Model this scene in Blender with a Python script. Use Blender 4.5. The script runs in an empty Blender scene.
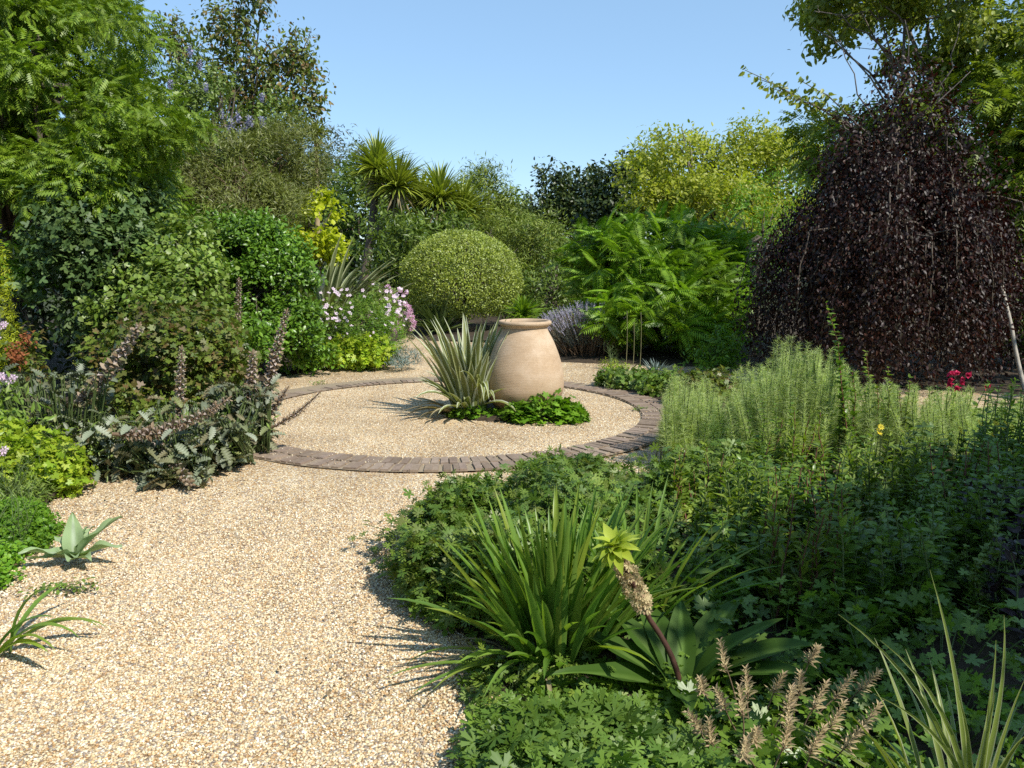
import bpy, math
import numpy as np
rng = np.random.default_rng(11)
sc = bpy.context.scene
COL = sc.collection
F_PX, PITCH, EYE = 800.0, math.radians(9.0), 1.45

def dist(Y):
    """first paced distances -> distances corrected with the brick circle"""
    if Y > 12: return 14.54+1.2*(Y-12)
    row = 384+F_PX*math.tan(math.atan(1.6/Y)-math.radians(10.9))
    return EYE/math.tan(PITCH+math.atan((row-384)/F_PX))
# ------------------------------------------------------------------ survey helpers (photo pixel -> metres in the garden)
def P(x, y, Y, raw=False):
    """world point seen at photo pixel (x, y) at distance Y in front of the camera"""
    if not raw: Y = dist(Y)
    u = (x-512)/F_PX; v = -(y-384)/F_PX
    d = np.array([u, math.cos(PITCH)+v*math.sin(PITCH), -math.sin(PITCH)+v*math.cos(PITCH)])
    return np.array([0, 0, EYE]) + d*(Y/d[1])
def G(x, y, z=0.0):
    """point of the ground seen at photo pixel (x, y)"""
    u = (x-512)/F_PX; v = -(y-384)/F_PX
    d = np.array([u, math.cos(PITCH)+v*math.sin(PITCH), -math.sin(PITCH)+v*math.cos(PITCH)])
    return np.array([0, 0, EYE]) + d*((z-EYE)/d[2])
def E(x, y, rx, ry, Y, deep=1.0):
    """ellipsoid (centre, radii) measured on the photo at distance Y"""
    s = dist(Y)/F_PX
    return (P(x, y, Y), np.array([rx*s, rx*s*deep, ry*s]))

def W(x, y):
    """paced ground spot -> corrected ground spot"""
    Yn = dist(y); return x*(Yn*math.cos(PITCH)+EYE*math.sin(PITCH))/(y*math.cos(math.radians(10.9))+1.6*math.sin(math.radians(10.9))), Yn
def unit(V):
    return V/np.maximum(np.linalg.norm(V, axis=-1, keepdims=True), 1e-9)
def rdir(n):
    return unit(rng.normal(size=(n, 3)))
def uni(a, b, n=None):
    return rng.uniform(a, b, n)
UP = np.array([0, 0, 1.0])

# ------------------------------------------------------------------ objects
def thing(name, label, cat, loc=(0, 0, 0), group=None, rz=0):
    o = bpy.data.objects.new(name, None); COL.objects.link(o)
    o.empty_display_size = .1
    o.location = (float(loc[0]), float(loc[1]), float(loc[2])); o.rotation_euler = (0, 0, rz)
    tag(o, label, cat, group)
    return o
def tag(o, label=None, cat=None, group=None, kind=None):
    if label: o['label'] = label
    if cat: o['category'] = cat
    if group: o['group'] = group
    if kind: o['kind'] = kind
    return o
def root_of(o):
    while o.parent: o = o.parent
    return o
def copy_tree(o, parent=None):
    c = o.copy(); COL.objects.link(c)
    if parent: c.parent = parent
    for ch in list(o.children): copy_tree(ch, c)
    return c

class MB:
    def __init__(s): s.v = []; s.f = []; s.n = 0; s.a = []
    def add(s, V, F, A=None):
        V = np.asarray(V, float).reshape(-1, 3)
        s.v.append(V); s.a.append(np.zeros(len(V)) if A is None else np.asarray(A, float).ravel())
        for f in (F if isinstance(F, list) else [F]):
            s.f.append(np.asarray(f, np.int64)+s.n)
        s.n += len(V)
        return s
    def inst(s, tm, X, Y, Z, T, S):
        V, Fs = tm
        n = len(T); k = len(V)
        if n == 0: return s
        S = np.asarray(S, float)
        if S.ndim == 0: S = np.full(n, float(S))
        if S.ndim == 1: S = np.repeat(S[:, None], 3, 1)
        W = (T[:, None, :] + V[None, :, 0:1]*(X*S[:, 0:1])[:, None, :] + V[None, :, 1:2]*(Y*S[:, 1:2])[:, None, :]
             + V[None, :, 2:3]*(Z*S[:, 2:3])[:, None, :])
        off = (np.arange(n)*k)[:, None, None]
        A = np.tile(V[:, 3], n) if V.shape[1] > 3 else None
        s.add(W.reshape(-1, 3), [(F[None]+off).reshape(-1, F.shape[1]) for F in Fs], A)
        return s
    def build(s, name, mat, parent=None, smooth=True, world=True):
        V = np.concatenate(s.v) if s.v else np.zeros((0, 3))
        if parent is not None and world:
            V = V-np.array(root_of(parent).location)
        me = bpy.data.meshes.new(name)
        me.vertices.add(len(V)); me.vertices.foreach_set('co', V.astype(np.float32).ravel())
        loops = np.concatenate([f.ravel() for f in s.f]); sizes = np.concatenate([np.full(len(f), f.shape[1]) for f in s.f])
        me.loops.add(len(loops)); me.loops.foreach_set('vertex_index', loops.astype(np.int32))
        me.polygons.add(len(sizes))
        me.polygons.foreach_set('loop_start', (np.cumsum(sizes)-sizes).astype(np.int32))
        me.polygons.foreach_set('use_smooth', np.full(len(sizes), smooth))
        at = me.attributes.new('edge', 'FLOAT', 'POINT'); at.data.foreach_set('value', np.concatenate(s.a).astype(np.float32))
        me.update(calc_edges=True)
        o = bpy.data.objects.new(name, me); COL.objects.link(o)
        if mat: me.materials.append(mat)
        if parent is not None: o.parent = parent
        return o

def tube(mb, pts, rad, sides=6, cap=True):
    pts = np.asarray(pts, float); n = len(pts)
    rad = np.broadcast_to(np.asarray(rad, float), (n,))
    T = unit(np.gradient(pts, axis=0))
    ref = np.array([0.31, 0.9, 0.1]) if abs(T[0][2]) > .6 else UP
    A = unit(np.cross(T, ref)); B = np.cross(T, A)
    th = np.arange(sides)*2*np.pi/sides
    V = pts[:, None] + rad[:, None, None]*(np.cos(th)[None, :, None]*A[:, None]+np.sin(th)[None, :, None]*B[:, None])
    i = np.arange(n-1)[:, None]*sides; j = np.arange(sides)[None]
    j2 = (j+1) % sides
    Q = np.stack([i+j, i+j2, i+sides+j2, i+sides+j], -1).reshape(-1, 4)
    Fs = [Q]
    if cap and sides >= 3:
        Fs.append(((n-1)*sides+np.arange(sides))[None])
    mb.add(V.reshape(-1, 3), Fs)
def curve(p0, p1, sag=0.0, n=6, wob=0.0, bow=None):
    t = np.linspace(0, 1, n)[:, None]
    p0 = np.asarray(p0, float); p1 = np.asarray(p1, float)
    q = p0+(p1-p0)*t + UP*(sag*4*t*(1-t))
    if bow is not None: q = q+np.asarray(bow)*(4*t*(1-t))
    if wob: q = q+rng.normal(size=q.shape)*wob*np.sin(np.pi*t)
    return q

# ------------------------------------------------------------------ leaf templates: x along the leaf, y across, z its face; 4th value 0 midrib .. 1 margin
def arr(v): return np.array(v, float)
def fa(*f):
    d = {}
    for q in f: d.setdefault(len(q), []).append(q)
    return [np.array(v) for v in d.values()]
def lance(w=.3, fold=.06, curl=.12, pos=.42):
    V = arr([(0, 0, 0, 0), (pos, 0, 0, 0), (1, 0, -curl, .6), (pos, w/2, fold, 1), (pos, -w/2, fold, 1)])
    return V, fa((0, 4, 1), (0, 1, 3), (4, 2, 1), (1, 2, 3))
def ovate(w=.5, fold=.06, curl=.15):
    V = arr([(0, 0, 0, 0), (.32, 0, 0, 0), (.68, 0, -curl*.4, 0), (1, 0, -curl, .6), (.3, w/2, fold, 1), (.66, w*.42, fold-curl*.4, 1),
             (.3, -w/2, fold, 1), (.66, -w*.42, fold-curl*.4, 1)])
    return V, fa((0, 6, 1), (0, 1, 4), (7, 3, 2), (2, 3, 5), (6, 7, 2, 1), (1, 2, 5, 4))
def needle(w=.06):
    return arr([(0, -w/2, 0, 0), (0, w/2, 0, 0), (1, 0, 0, 1)]), [np.array([[0, 1, 2]])]
def compound(np_=9, ll=.3, lw=.28, arch=.3, droop=.35, start=.18):
    V = []; F4 = []
    def leaflet(b, d, L, w):
        d = unit(arr(d)); s = unit(np.cross(UP, d)); i = len(V)
        n = np.cross(d, s)
        V.extend([(*b, 0), (*(b+d*L*.45+s*L*w/2+n*.01), 1), (*(b+d*L-n*L*.1), .7), (*(b+d*L*.45-s*L*w/2+n*.01), 1)])
        F4.append((i, i+3, i+2, i+1))
    zz = lambda t: -arch*t*t
    for k in range(np_):
        t = start+(1-start)*(k+.4)/np_
        L = ll*(.62+.5*math.sin(math.pi*min(1, (.15+.8*(k+.5)/np_))))*(1 if k < np_-1 else .8)
        b = arr((t, 0, zz(t)))
        for sgn in (1, -1):
            leaflet(b+arr((0, sgn*.008, 0)), (.42, sgn, -droop), L, lw)
    leaflet(arr((.99, 0, zz(.99))), (1, .01, -2*arch), ll*.8, lw)
    i = len(V); ts = np.linspace(0, 1, 5)
    for t in ts:
        V.extend([(t, .008, zz(t)-.004, 0), (t, -.008, zz(t)-.004, 0)])
    for q in range(4):
        F4.append((i+2*q, i+2*q+1, i+2*q+3, i+2*q+2))
    return arr(V), [np.array(F4)]
def palmate(lobes=5, cut=.4, spread=115, teeth=True, cup=.12, lobew=.36):
    V = [(0.0, 0, 0, 0)]; ang = np.radians(np.linspace(-spread, spread, lobes)); st = ang[1]-ang[0]
    pts = [(math.cos(ang[0]-st*.5)*.14, math.sin(ang[0]-st*.5)*.14)]
    for k, a in enumerate(ang):
        L = 1-.32*abs(a)/math.radians(spread)
        if teeth:
            pts += [(L*.62*math.cos(a-st*lobew), L*.62*math.sin(a-st*lobew)), (L*.8*math.cos(a-st*.30), L*.8*math.sin(a-st*.30)),
                    (L*.78*math.cos(a-st*.13), L*.78*math.sin(a-st*.13)),
                    (L*math.cos(a), L*math.sin(a)), (L*.78*math.cos(a+st*.13), L*.78*math.sin(a+st*.13)),
                    (L*.8*math.cos(a+st*.30), L*.8*math.sin(a+st*.30)), (L*.62*math.cos(a+st*lobew), L*.62*math.sin(a+st*lobew))]
        else:
            pts += [(L*.75*math.cos(a-st*.28), L*.75*math.sin(a-st*.28)), (L*math.cos(a), L*math.sin(a)),
                    (L*.75*math.cos(a+st*.28), L*.75*math.sin(a+st*.28))]
        m = a+st*.5
        pts.append((cut*math.cos(m), cut*math.sin(m)) if k < lobes-1 else (.14*math.cos(m), .14*math.sin(m)))
    for i, (x, y) in enumerate(pts):
        r = math.hypot(x, y)
        V.append((x, y, cup*r*r*(1 if i % 2 else .6)-.05*r, min(1, r)))
    n = len(pts)
    return arr(V), [np.array([(0, i, i+1) for i in range(1, n)])]
def pinnatifid(lobes=6, w=.5, cut=.35, arch=.3):
    ts = []; ws = []
    for k in range(lobes):
        t0 = .08+.86*k/lobes; dt = .86/lobes
        env = math.sin(math.pi*(.12+.8*(k+.5)/lobes))**.7
        ts += [t0, t0+dt*.35, t0+dt*.75]; ws += [w/2*cut*env, w/2*env*.72, w/2*env]
    ts.append(1.0); ws.append(0.01)
    V = []; 
    for i, (t, q) in enumerate(zip(ts, ws)):
        z = -arch*t*t
        fl = .09*(1 if i % 3 else -.2)
        V += [(t, 0, z, 0), (t+q*.25, q, z+fl, 1), (t+q*.25, -q, z+fl, 1)]
    F = []
    for i in range(len(ts)-1):
        a = 3*i; b = a+3
        F += [(a, b, b+1, a+1), (a, a+2, b+2, b)]
    return arr(V), [np.array(F)]
def star(pet=5, w=.5, cup=.25, inner=.12):
    V = []; F = []
    for k in range(pet):
        a = 2*math.pi*k/pet; c, s = math.cos(a), math.sin(a); i = len(V)
        for r, q, z in ((inner, 0, 0), (.62, w/2, cup*.5), (1, .12*w, cup), (1, -.12*w, cup), (.62, -w/2, cup*.5)):
            V.append((r*c-q*s, r*s+q*c, z, r))
        F.append((i, i+4, i+3, i+2, i+1))
    return arr(V), [np.array(F)]
def blob(sub=0):
    """faceted pebble / bead: octahedron or icosahedron"""
    if sub == 0:
        V = arr([(1, 0, 0, 0), (-1, 0, 0, 0), (0, 1, 0, 0), (0, -1, 0, 0), (0, 0, 1, 0), (0, 0, -1, 0)])
        F = [(0, 2, 4), (2, 1, 4), (1, 3, 4), (3, 0, 4), (2, 0, 5), (1, 2, 5), (3, 1, 5), (0, 3, 5)]
    else:
        p = (1+5**.5)/2
        V = [(-1, p, 0), (1, p, 0), (-1, -p, 0), (1, -p, 0), (0, -1, p), (0, 1, p), (0, -1, -p), (0, 1, -p), (p, 0, -1), (p, 0, 1), (-p, 0, -1), (-p, 0, 1)]
        V = np.concatenate([unit(arr(V)), np.zeros((12, 1))], 1)
        F = [(0, 11, 5), (0, 5, 1), (0, 1, 7), (0, 7, 10), (0, 10, 11), (1, 5, 9), (5, 11, 4), (11, 10, 2), (10, 7, 6), (7, 1, 8), (3, 9, 4), (3, 4, 2),
             (3, 2, 6), (3, 6, 8), (3, 8, 9), (4, 9, 5), (2, 4, 11), (6, 2, 10), (8, 6, 7), (9, 8, 1)]
    return V, [np.array(F)]

def frames(D, N):
    X = unit(D); Z = N-(N*X).sum(-1, keepdims=True)*X
    Z = unit(Z+1e-6); Y = np.cross(Z, X)
    return X, Y, Z
def put(mb, tm, T, D, N, size):
    X, Y, Z = frames(D, N)
    mb.inst(tm, X, Y, Z, T, size)

# ------------------------------------------------------------------ foliage
def wob3(Pn, f, ph):
    x, y, z = Pn[:, 0]*f, Pn[:, 1]*f, Pn[:, 2]*f
    return (np.sin(x*1.7+ph)*np.cos(y*1.3-ph*.7)+np.sin(z*1.9+1.3*ph+x*.6)*np.cos(y*.9+ph)+.5*np.sin(x*3.1-z*2.7+ph*2.1))/2.2
def shell(ells, n, inner=.72, rough=.14, freq=2.2, zmin=.05, top=-1.0):
    C = np.array([e[0] for e in ells]); Rr = np.array([e[1] for e in ells])
    w = (Rr[:, 0]*Rr[:, 2]+Rr[:, 1]*Rr[:, 2]+Rr[:, 0]*Rr[:, 1])**1.0; w = w/w.sum()
    out = []; outn = []; got = 0; ph = float(uni(0, 6))
    while got < n:
        m = int((n-got)*1.8)+20
        i = rng.choice(len(ells), m, p=w); d = rdir(m)
        r = 1-(1-inner)*rng.random(m)**1.6
        r = r*(1+rough*wob3(C[i]+d*Rr[i], freq, ph)) + rng.normal(size=m)*.02
        r = r+np.where(rng.random(m) < .14, uni(.02, .22, m), 0)
        p = C[i]+d*Rr[i]*r[:, None]
        ok = (p[:, 2] > zmin) & (d[:, 2] > top)
        for k in range(len(ells)):
            q = (((p-C[k])/Rr[k])**2).sum(1)
            ok &= ~((q < (inner*.9)**2) & (i != k))
        p = p[ok]; nn = unit(d[ok]/Rr[i][ok])
        out.append(p); outn.append(nn); got += len(p)
    return np.concatenate(out)[:n], np.concatenate(outn)[:n]
def boughs(ells, n, nb, rb, flat=.6, inner=.7, zmin=.05, top=-1.0):
    """sprays gathered on separate boughs, with hollows between them"""
    Pc, Nc = shell(ells, nb, inner, .16, 2.2, zmin, top)
    rr = rb*uni(.6, 1.35, nb); out = []; nn = []; got = 0
    while got < n:
        m = int((n-got)*2)+30; i = rng.choice(nb, m, p=rr**2/(rr**2).sum()); d = rdir(m)
        ax = Nc[i]*.7+UP*.5
        ok = (d*ax).sum(1) > -.25
        i, d = i[ok], d[ok]; r = rr[i]*(1-.35*rng.random(len(i))**2)*(1+.25*wob3(d+Pc[i], 4, 1.)+np.where(rng.random(len(i)) < .1, uni(.05, .4, len(i)), 0))
        p = Pc[i]+d*r[:, None]*np.array([1, 1, flat])-UP*(.12*rr[i]*(1-d[:, 2]))[:, None]
        ok = p[:, 2] > zmin; out.append(p[ok]); nn.append(unit(d*.75+Nc[i]*.35)[ok]); got += int(ok.sum())
    return np.concatenate(out)[:n], np.concatenate(nn)[:n]
def leafcloud(mb, ells, n, k, size, spread, tm, droop=.3, up=.3, inner=.7, rough=.14, freq=2.2, zmin=.05, face=.7, jit=.5, top=-1.0, clump=None):
    """n sprays on the shell of the crown, k leaves along each spray"""
    if clump: Pp, N = boughs(ells, n, clump[0], clump[1], inner=max(inner, .6), zmin=zmin, top=top)
    else: Pp, N = shell(ells, n, inner, rough, freq, zmin, top)
    A = unit(N*.8+UP*up+rdir(n)*.6)
    t = rng.random((n, k)); side = np.where(rng.random((n, k)) < .5, 1., -1.)
    S = unit(np.cross(A, N+rdir(n)*.5))
    T = Pp[:, None]+A[:, None]*((t-.5)*spread)[..., None]+rng.normal(size=(n, k, 3))*spread*.2
    D = A[:, None]*.6+S[:, None]*side[..., None]*.7+rng.normal(size=(n, k, 3))*jit-UP*droop
    NN = N[:, None]*face+UP*.7+rng.normal(size=(n, k, 3))*.45
    sz = size*uni(.65, 1.25, n*k)
    put(mb, tm, T.reshape(-1, 3), D.reshape(-1, 3), NN.reshape(-1, 3), sz)
    return Pp, N
def limbs(mb, base, ells, n=10, r0=.07, fork=.35, twigs=3, stems=1, reach=.75):
    """trunk(s) from the base and limbs reaching out into every lobe of the crown"""
    base = np.asarray(base, float)
    top = np.mean([e[0] for e in ells], 0)
    for s in range(stems):
        b = base+np.array([uni(-.12, .12), uni(-.12, .12), 0])*(stems > 1)
        tt = top+np.array([uni(-.3, .3), uni(-.3, .3), 0])*(stems > 1)
        tr = curve(b, tt, n=8, wob=.05*np.linalg.norm(tt-b)/2)
        tube(mb, tr, np.linspace(r0, r0*.45, 8), 7)
        for q in range(max(1, n//stems)):
            e = ells[rng.integers(len(ells))]
            end = e[0]+rdir(1)[0]*e[1]*reach
            i = rng.integers(int(8*fork), 8); p0 = tr[i]
            if end[2] < .3: end[2] = .3
            c = curve(p0, end, sag=.08*np.linalg.norm(end-p0), n=6, wob=.04)
            tube(mb, c, np.linspace(r0*.5, r0*.14, 6), 5)
            for w in range(twigs):
                j = rng.integers(2, 6)
                e2 = c[j]+unit(rdir(1)[0]+unit(c[-1]-c[0]))*uni(.25, .6)*np.mean(e[1])
                tube(mb, curve(c[j], e2, n=4, wob=.02), np.linspace(r0*.16, r0*.05, 4), 4)

def straps(mb, base, n, L, W, spread, droop, seg=7, r=.06, tilt0=0.0, aim=None, fold=.25, Lvar=.3, az=None, curl=0.):
    """sword-like blades: each rises from the crown of the plant, leans out and arches over"""
    base = np.asarray(base, float)
    a = uni(0, 2*np.pi, n) if az is None else az
    tilt = tilt0+(spread-tilt0)*rng.random(n)**.8
    ln = L*(1-Lvar*rng.random(n))
    out = np.stack([np.cos(a), np.sin(a), np.zeros(n)], 1)
    pos = base+out*(r*rng.random(n))[:, None]
    dr = droop*uni(.4, 1.4, n)
    ts = np.linspace(0, 1, seg+1)
    rows = []; side = np.stack([-np.sin(a), np.cos(a), np.zeros(n)], 1)
    side = unit(side+rdir(n)*.25)
    for k, t in enumerate(ts):
        ang = tilt+dr*t**1.7
        d = out*np.sin(ang)[:, None]+UP*np.cos(ang)[:, None]
        if aim is not None: d = unit(d+np.asarray(aim)*.5)
        if k: pos = pos+d*(ln/seg)[:, None]
        pr = W*(.55+.45*min(1, t*4))*(1-max(0, (t-.45)/.55)**1.8)+.0008
        w = pr*uni(.9, 1.1)
        nrm = np.cross(d, side)
        rows.append(np.stack([pos+side*w/2+nrm*w*fold, pos, pos-side*w/2+nrm*w*fold], 1))
    Vv = np.stack(rows, 1)  # n, seg+1, 3, 3
    m = (seg+1)*3
    base_i = (np.arange(n)*m)[:, None, None]
    q = []
    for k in range(seg):
        b = 3*k
        q += [(b, b+1, b+4, b+3), (b+1, b+2, b+5, b+4)]
    A = np.tile(np.array([1., 0., 1.]), n*(seg+1))
    mb.add(Vv.reshape(-1, 3), (np.array(q)[None]+base_i).reshape(-1, 4), A)
    return pos
def wide_leaf(mb, base, az, L, W, tilt, droop, seg=10, wave=.02, fold=.15, ac=5):
    base = np.asarray(base, float); o = np.array([math.cos(az), math.sin(az), 0]); s = np.array([-math.sin(az), math.cos(az), 0])
    pos = base.copy(); V = []; A = []
    ph = uni(0, 6)
    for k in range(seg+1):
        t = k/seg; ang = tilt+droop*t**1.4
        d = o*math.sin(ang)+UP*math.cos(ang)
        if k: pos = pos+d*L/seg
        w = W*max(.02, math.sin(math.pi*min(1, .12+.88*t)**.85))*(1 if t < .97 else .4)
        nn = np.cross(d, s)
        for j in range(ac):
            q = 2*j/(ac-1)-1
            V.append(pos+s*q*w/2+nn*abs(q)*w*fold+nn*wave*abs(q)*math.sin(t*11+ph+(q > 0)*1.5)); A.append(abs(q))
    q = [(k*ac+j, k*ac+j+1, (k+1)*ac+j+1, (k+1)*ac+j) for k in range(seg) for j in range(ac-1)]
    mb.add(np.array(V), np.array(q), A)

# ------------------------------------------------------------------ materials
def nt(name):
    m = bpy.data.materials.new(name); m.use_nodes = True
    t = m.node_tree; t.nodes.clear()
    return m, t
def nd(t, ty, **kw):
    n = t.nodes.new(ty)
    for k, v in kw.items(): setattr(n, k, v)
    return n
def ramp(t, fac, cols, const=False):
    r = nd(t, 'ShaderNodeValToRGB'); e = r.color_ramp.elements
    r.color_ramp.interpolation = 'CONSTANT' if const else 'LINEAR'
    st = [(i/(len(cols)-1 if not const else len(cols)), c) if len(c) == 3 else (c[3], c[:3]) for i, c in enumerate(cols)]
    while len(e) < len(st): e.new(.5)
    for q, (p, c) in zip(e, st): q.position = p; q.color = (*c, 1)
    t.links.new(fac, r.inputs[0])
    return r.outputs[0]
def mixc(t, fac, a, b, mode='MIX'):
    m = nd(t, 'ShaderNodeMix', data_type='RGBA', blend_type=mode)
    L = t.links.new
    for sock, v in ((m.inputs[0], fac), (m.inputs[6], a), (m.inputs[7], b)):
        if isinstance(v, (int, float)): sock.default_value = v
        elif isinstance(v, tuple): sock.default_value = (*v, 1)
        else: L(v, sock)
    return m.outputs[2]
def leafmat(name, cols, rough=.42, trans=.3, var=1.5, edge=None, edge_at=.7, spec=.4, tint=(1.25, 1.35, .5), vary=.3, cut=None):
    m, t = nt(name); L = t.links.new
    cols = [(min(.9, r*1.55), min(.9, q*1.32), b*.85) if q > r*1.25 and q > b*1.25 else (r, q, b) for r, q, b in cols]
    g = nd(t, 'ShaderNodeNewGeometry'); tc = nd(t, 'ShaderNodeTexCoord')
    c = ramp(t, g.outputs['Random Per Island'], cols)
    nz = nd(t, 'ShaderNodeTexNoise'); nz.inputs['Scale'].default_value = var; nz.inputs['Detail'].default_value = 2
    L(tc.outputs['Object'], nz.inputs['Vector'])
    v = ramp(t, nz.outputs['Fac'], [(1-vary,)*3+(.3,), (1+vary,)*3+(.7,)])
    c = mixc(t, 1.0, c, v, 'MULTIPLY')
    if edge is not None:
        at = nd(t, 'ShaderNodeAttribute', attribute_name='edge')
        mr = nd(t, 'ShaderNodeMapRange'); mr.inputs[1].default_value = edge_at-.12; mr.inputs[2].default_value = edge_at+.12
        L(at.outputs['Fac'], mr.inputs[0])
        c = mixc(t, mr.outputs[0], c, edge)
    b = nd(t, 'ShaderNodeBsdfPrincipled'); L(c, b.inputs['Base Color'])
    b.inputs['Roughness'].default_value = rough; b.inputs['Specular IOR Level'].default_value = spec
    tr = nd(t, 'ShaderNodeBsdfTranslucent')
    L(mixc(t, 1.0, c, tint, 'MULTIPLY'), tr.inputs['Color'])
    mx = nd(t, 'ShaderNodeMixShader'); mx.inputs[0].default_value = trans
    L(b.outputs[0], mx.inputs[1]); L(tr.outputs[0], mx.inputs[2])
    o = nd(t, 'ShaderNodeOutputMaterial'); L(mx.outputs[0], o.inputs[0])
    return m
def plainmat(name, cols, scale=8, rough=.8, bump=.3, island=False, spec=.3, detail=6, stretch=(1, 1, 1), dist=.01):
    m, t = nt(name); L = t.links.new
    tc = nd(t, 'ShaderNodeTexCoord'); mp = nd(t, 'ShaderNodeMapping'); mp.inputs['Scale'].default_value = stretch
    L(tc.outputs['Object'], mp.inputs[0])
    nz = nd(t, 'ShaderNodeTexNoise'); nz.inputs['Scale'].default_value = scale; nz.inputs['Detail'].default_value = detail
    nz.inputs['Roughness'].default_value = .65
    L(mp.outputs[0], nz.inputs['Vector'])
    if island:
        g = nd(t, 'ShaderNodeNewGeometry'); c = ramp(t, g.outputs['Random Per Island'], cols)
        v = ramp(t, nz.outputs['Fac'], [(.75,)*3+(.3,), (1.2,)*3+(.7,)])
        c = mixc(t, 1.0, c, v, 'MULTIPLY')
    else:
        st = [(*c, .3+.4*i/(len(cols)-1)) for i, c in enumerate(cols)]
        c = ramp(t, nz.outputs['Fac'], st)
    b = nd(t, 'ShaderNodeBsdfPrincipled'); L(c, b.inputs['Base Color'])
    b.inputs['Roughness'].default_value = rough; b.inputs['Specular IOR Level'].default_value = spec
    if bump:
        bp = nd(t, 'ShaderNodeBump'); bp.inputs['Strength'].default_value = bump; bp.inputs['Distance'].default_value = dist
        L(nz.outputs['Fac'], bp.inputs['Height']); L(bp.outputs[0], b.inputs['Normal'])
    o = nd(t, 'ShaderNodeOutputMaterial'); L(b.outputs[0], o.inputs[0])
    return m
# ================================================================== camera, sun and sky
cam = bpy.data.objects.new('camera', bpy.data.cameras.new('camera')); COL.objects.link(cam)
cam.location = (0, 0, EYE); cam.rotation_euler = (math.pi/2-PITCH, 0, 0)
cam.data.sensor_width = 36; cam.data.lens = F_PX/1024*36; cam.data.clip_end = 2000; cam.data.clip_start = .05
sc.camera = cam
SUN_EL, SUN_AZ = math.radians(47), math.atan2(.75, -.66)     # azimuth clockwise from +Y
sd = np.array([math.sin(SUN_AZ)*math.cos(SUN_EL), math.cos(SUN_AZ)*math.cos(SUN_EL), math.sin(SUN_EL)])
from mathutils import Vector
sl = bpy.data.lights.new('sun', 'SUN'); sl.energy = 4.3; sl.angle = math.radians(.53); sl.color = (1, .95, .86)
so = bpy.data.objects.new('sun', sl); COL.objects.link(so)
so.rotation_euler = Vector(tuple(sd)).to_track_quat('Z', 'Y').to_euler(); so.location = (6, -5, 9)
w = bpy.data.worlds.new('World'); sc.world = w; w.use_nodes = True
wt = w.node_tree; wt.nodes.clear()
sky = wt.nodes.new('ShaderNodeTexSky'); sky.sky_type = 'NISHITA'; sky.sun_disc = False
sky.sun_elevation = SUN_EL; sky.sun_rotation = SUN_AZ; sky.altitude = 20; sky.air_density = 1.0; sky.dust_density = .1; sky.ozone_density = 4.6
bg = wt.nodes.new('ShaderNodeBackground'); bg.inputs[1].default_value = .13
wo = wt.nodes.new('ShaderNodeOutputWorld')
mxs = wt.nodes.new('ShaderNodeMix'); mxs.data_type = 'RGBA'; mxs.inputs[0].default_value = .45; mxs.inputs[7].default_value = (2.2, 3.6, 5.0, 1)   # constant blue mixed in to flatten the sky gradient
wt.links.new(sky.outputs[0], mxs.inputs[6]); wt.links.new(mxs.outputs[2], bg.inputs[0]); wt.links.new(bg.outputs[0], wo.inputs[0])
vs = sc.view_settings; vs.view_transform = 'Standard'; vs.look = 'None'; vs.gamma = 1; vs.use_curve_mapping = False; vs.exposure = 0.55
sc.cycles.max_bounces = 8; sc.cycles.diffuse_bounces = 3; sc.cycles.glossy_bounces = 2; sc.cycles.transmission_bounces = 4
sc.cycles.use_denoising = False
sc.cycles.sample_clamp_indirect = 4

# ================================================================== ground, gravel, brick ring
soil_m = plainmat('soil', [(.022, .016, .01), (.05, .036, .022), (.085, .062, .04)], scale=14, rough=.95, bump=.8, dist=.03)
turf_m = plainmat('far_ground', [(.03, .035, .012), (.05, .06, .02)], scale=3, rough=.95)
gm, t = nt('gravel'); L = t.links.new
tc = nd(t, 'ShaderNodeTexCoord')
warp = nd(t, 'ShaderNodeTexNoise'); warp.inputs['Scale'].default_value = 45; warp.inputs['Detail'].default_value = 1
L(tc.outputs['Object'], warp.inputs['Vector'])
vm = nd(t, 'ShaderNodeVectorMath', operation='MULTIPLY_ADD'); L(warp.outputs['Color'], vm.inputs[0]); vm.inputs[1].default_value = (.012, .012, .012)
L(tc.outputs['Object'], vm.inputs[2])
vo = nd(t, 'ShaderNodeTexVoronoi', feature='F1'); vo.inputs['Scale'].default_value = 112; vo.inputs['Randomness'].default_value = 1
L(vm.outputs[0], vo.inputs['Vector'])
sep = nd(t, 'ShaderNodeSeparateColor'); L(vo.outputs['Color'], sep.inputs[0])
GRAVEL = [(.3, .2, .12), (.27, .23, .2), (.5, .3, .13), (.62, .47, .27), (.7, .58, .38), (.42, .26, .12), (.68, .55, .34), (.8, .72, .56), (.5, .36, .2), (.76, .64, .43), (.36, .3, .24), (.64, .46, .24), (.85, .8, .68), (.55, .42, .26), (.72, .58, .36)]
c = ramp(t, sep.outputs[0], GRAVEL, const=True)
big = nd(t, 'ShaderNodeTexNoise'); big.inputs['Scale'].default_value = 1.3; big.inputs['Detail'].default_value = 4
L(tc.outputs['Object'], big.inputs['Vector'])
c = mixc(t, 1.0, c, ramp(t, big.outputs['Fac'], [(.74, .7, .66, .32), (1.06, 1.05, 1.03, .66)]), 'MULTIPLY')
gap = ramp(t, vo.outputs['Distance'], [(1, 1, 1, .0), (1, 1, 1, .5), (.66, .6, .52, .8)])
c = mixc(t, 1.0, c, gap, 'MULTIPLY')
b = nd(t, 'ShaderNodeBsdfPrincipled'); L(c, b.inputs['Base Color']); b.inputs['Roughness'].default_value = .8; b.inputs['Specular IOR Level'].default_value = .25
bp = nd(t, 'ShaderNodeBump', invert=True); bp.inputs['Strength'].default_value = .6; bp.inputs['Distance'].default_value = .012
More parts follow.
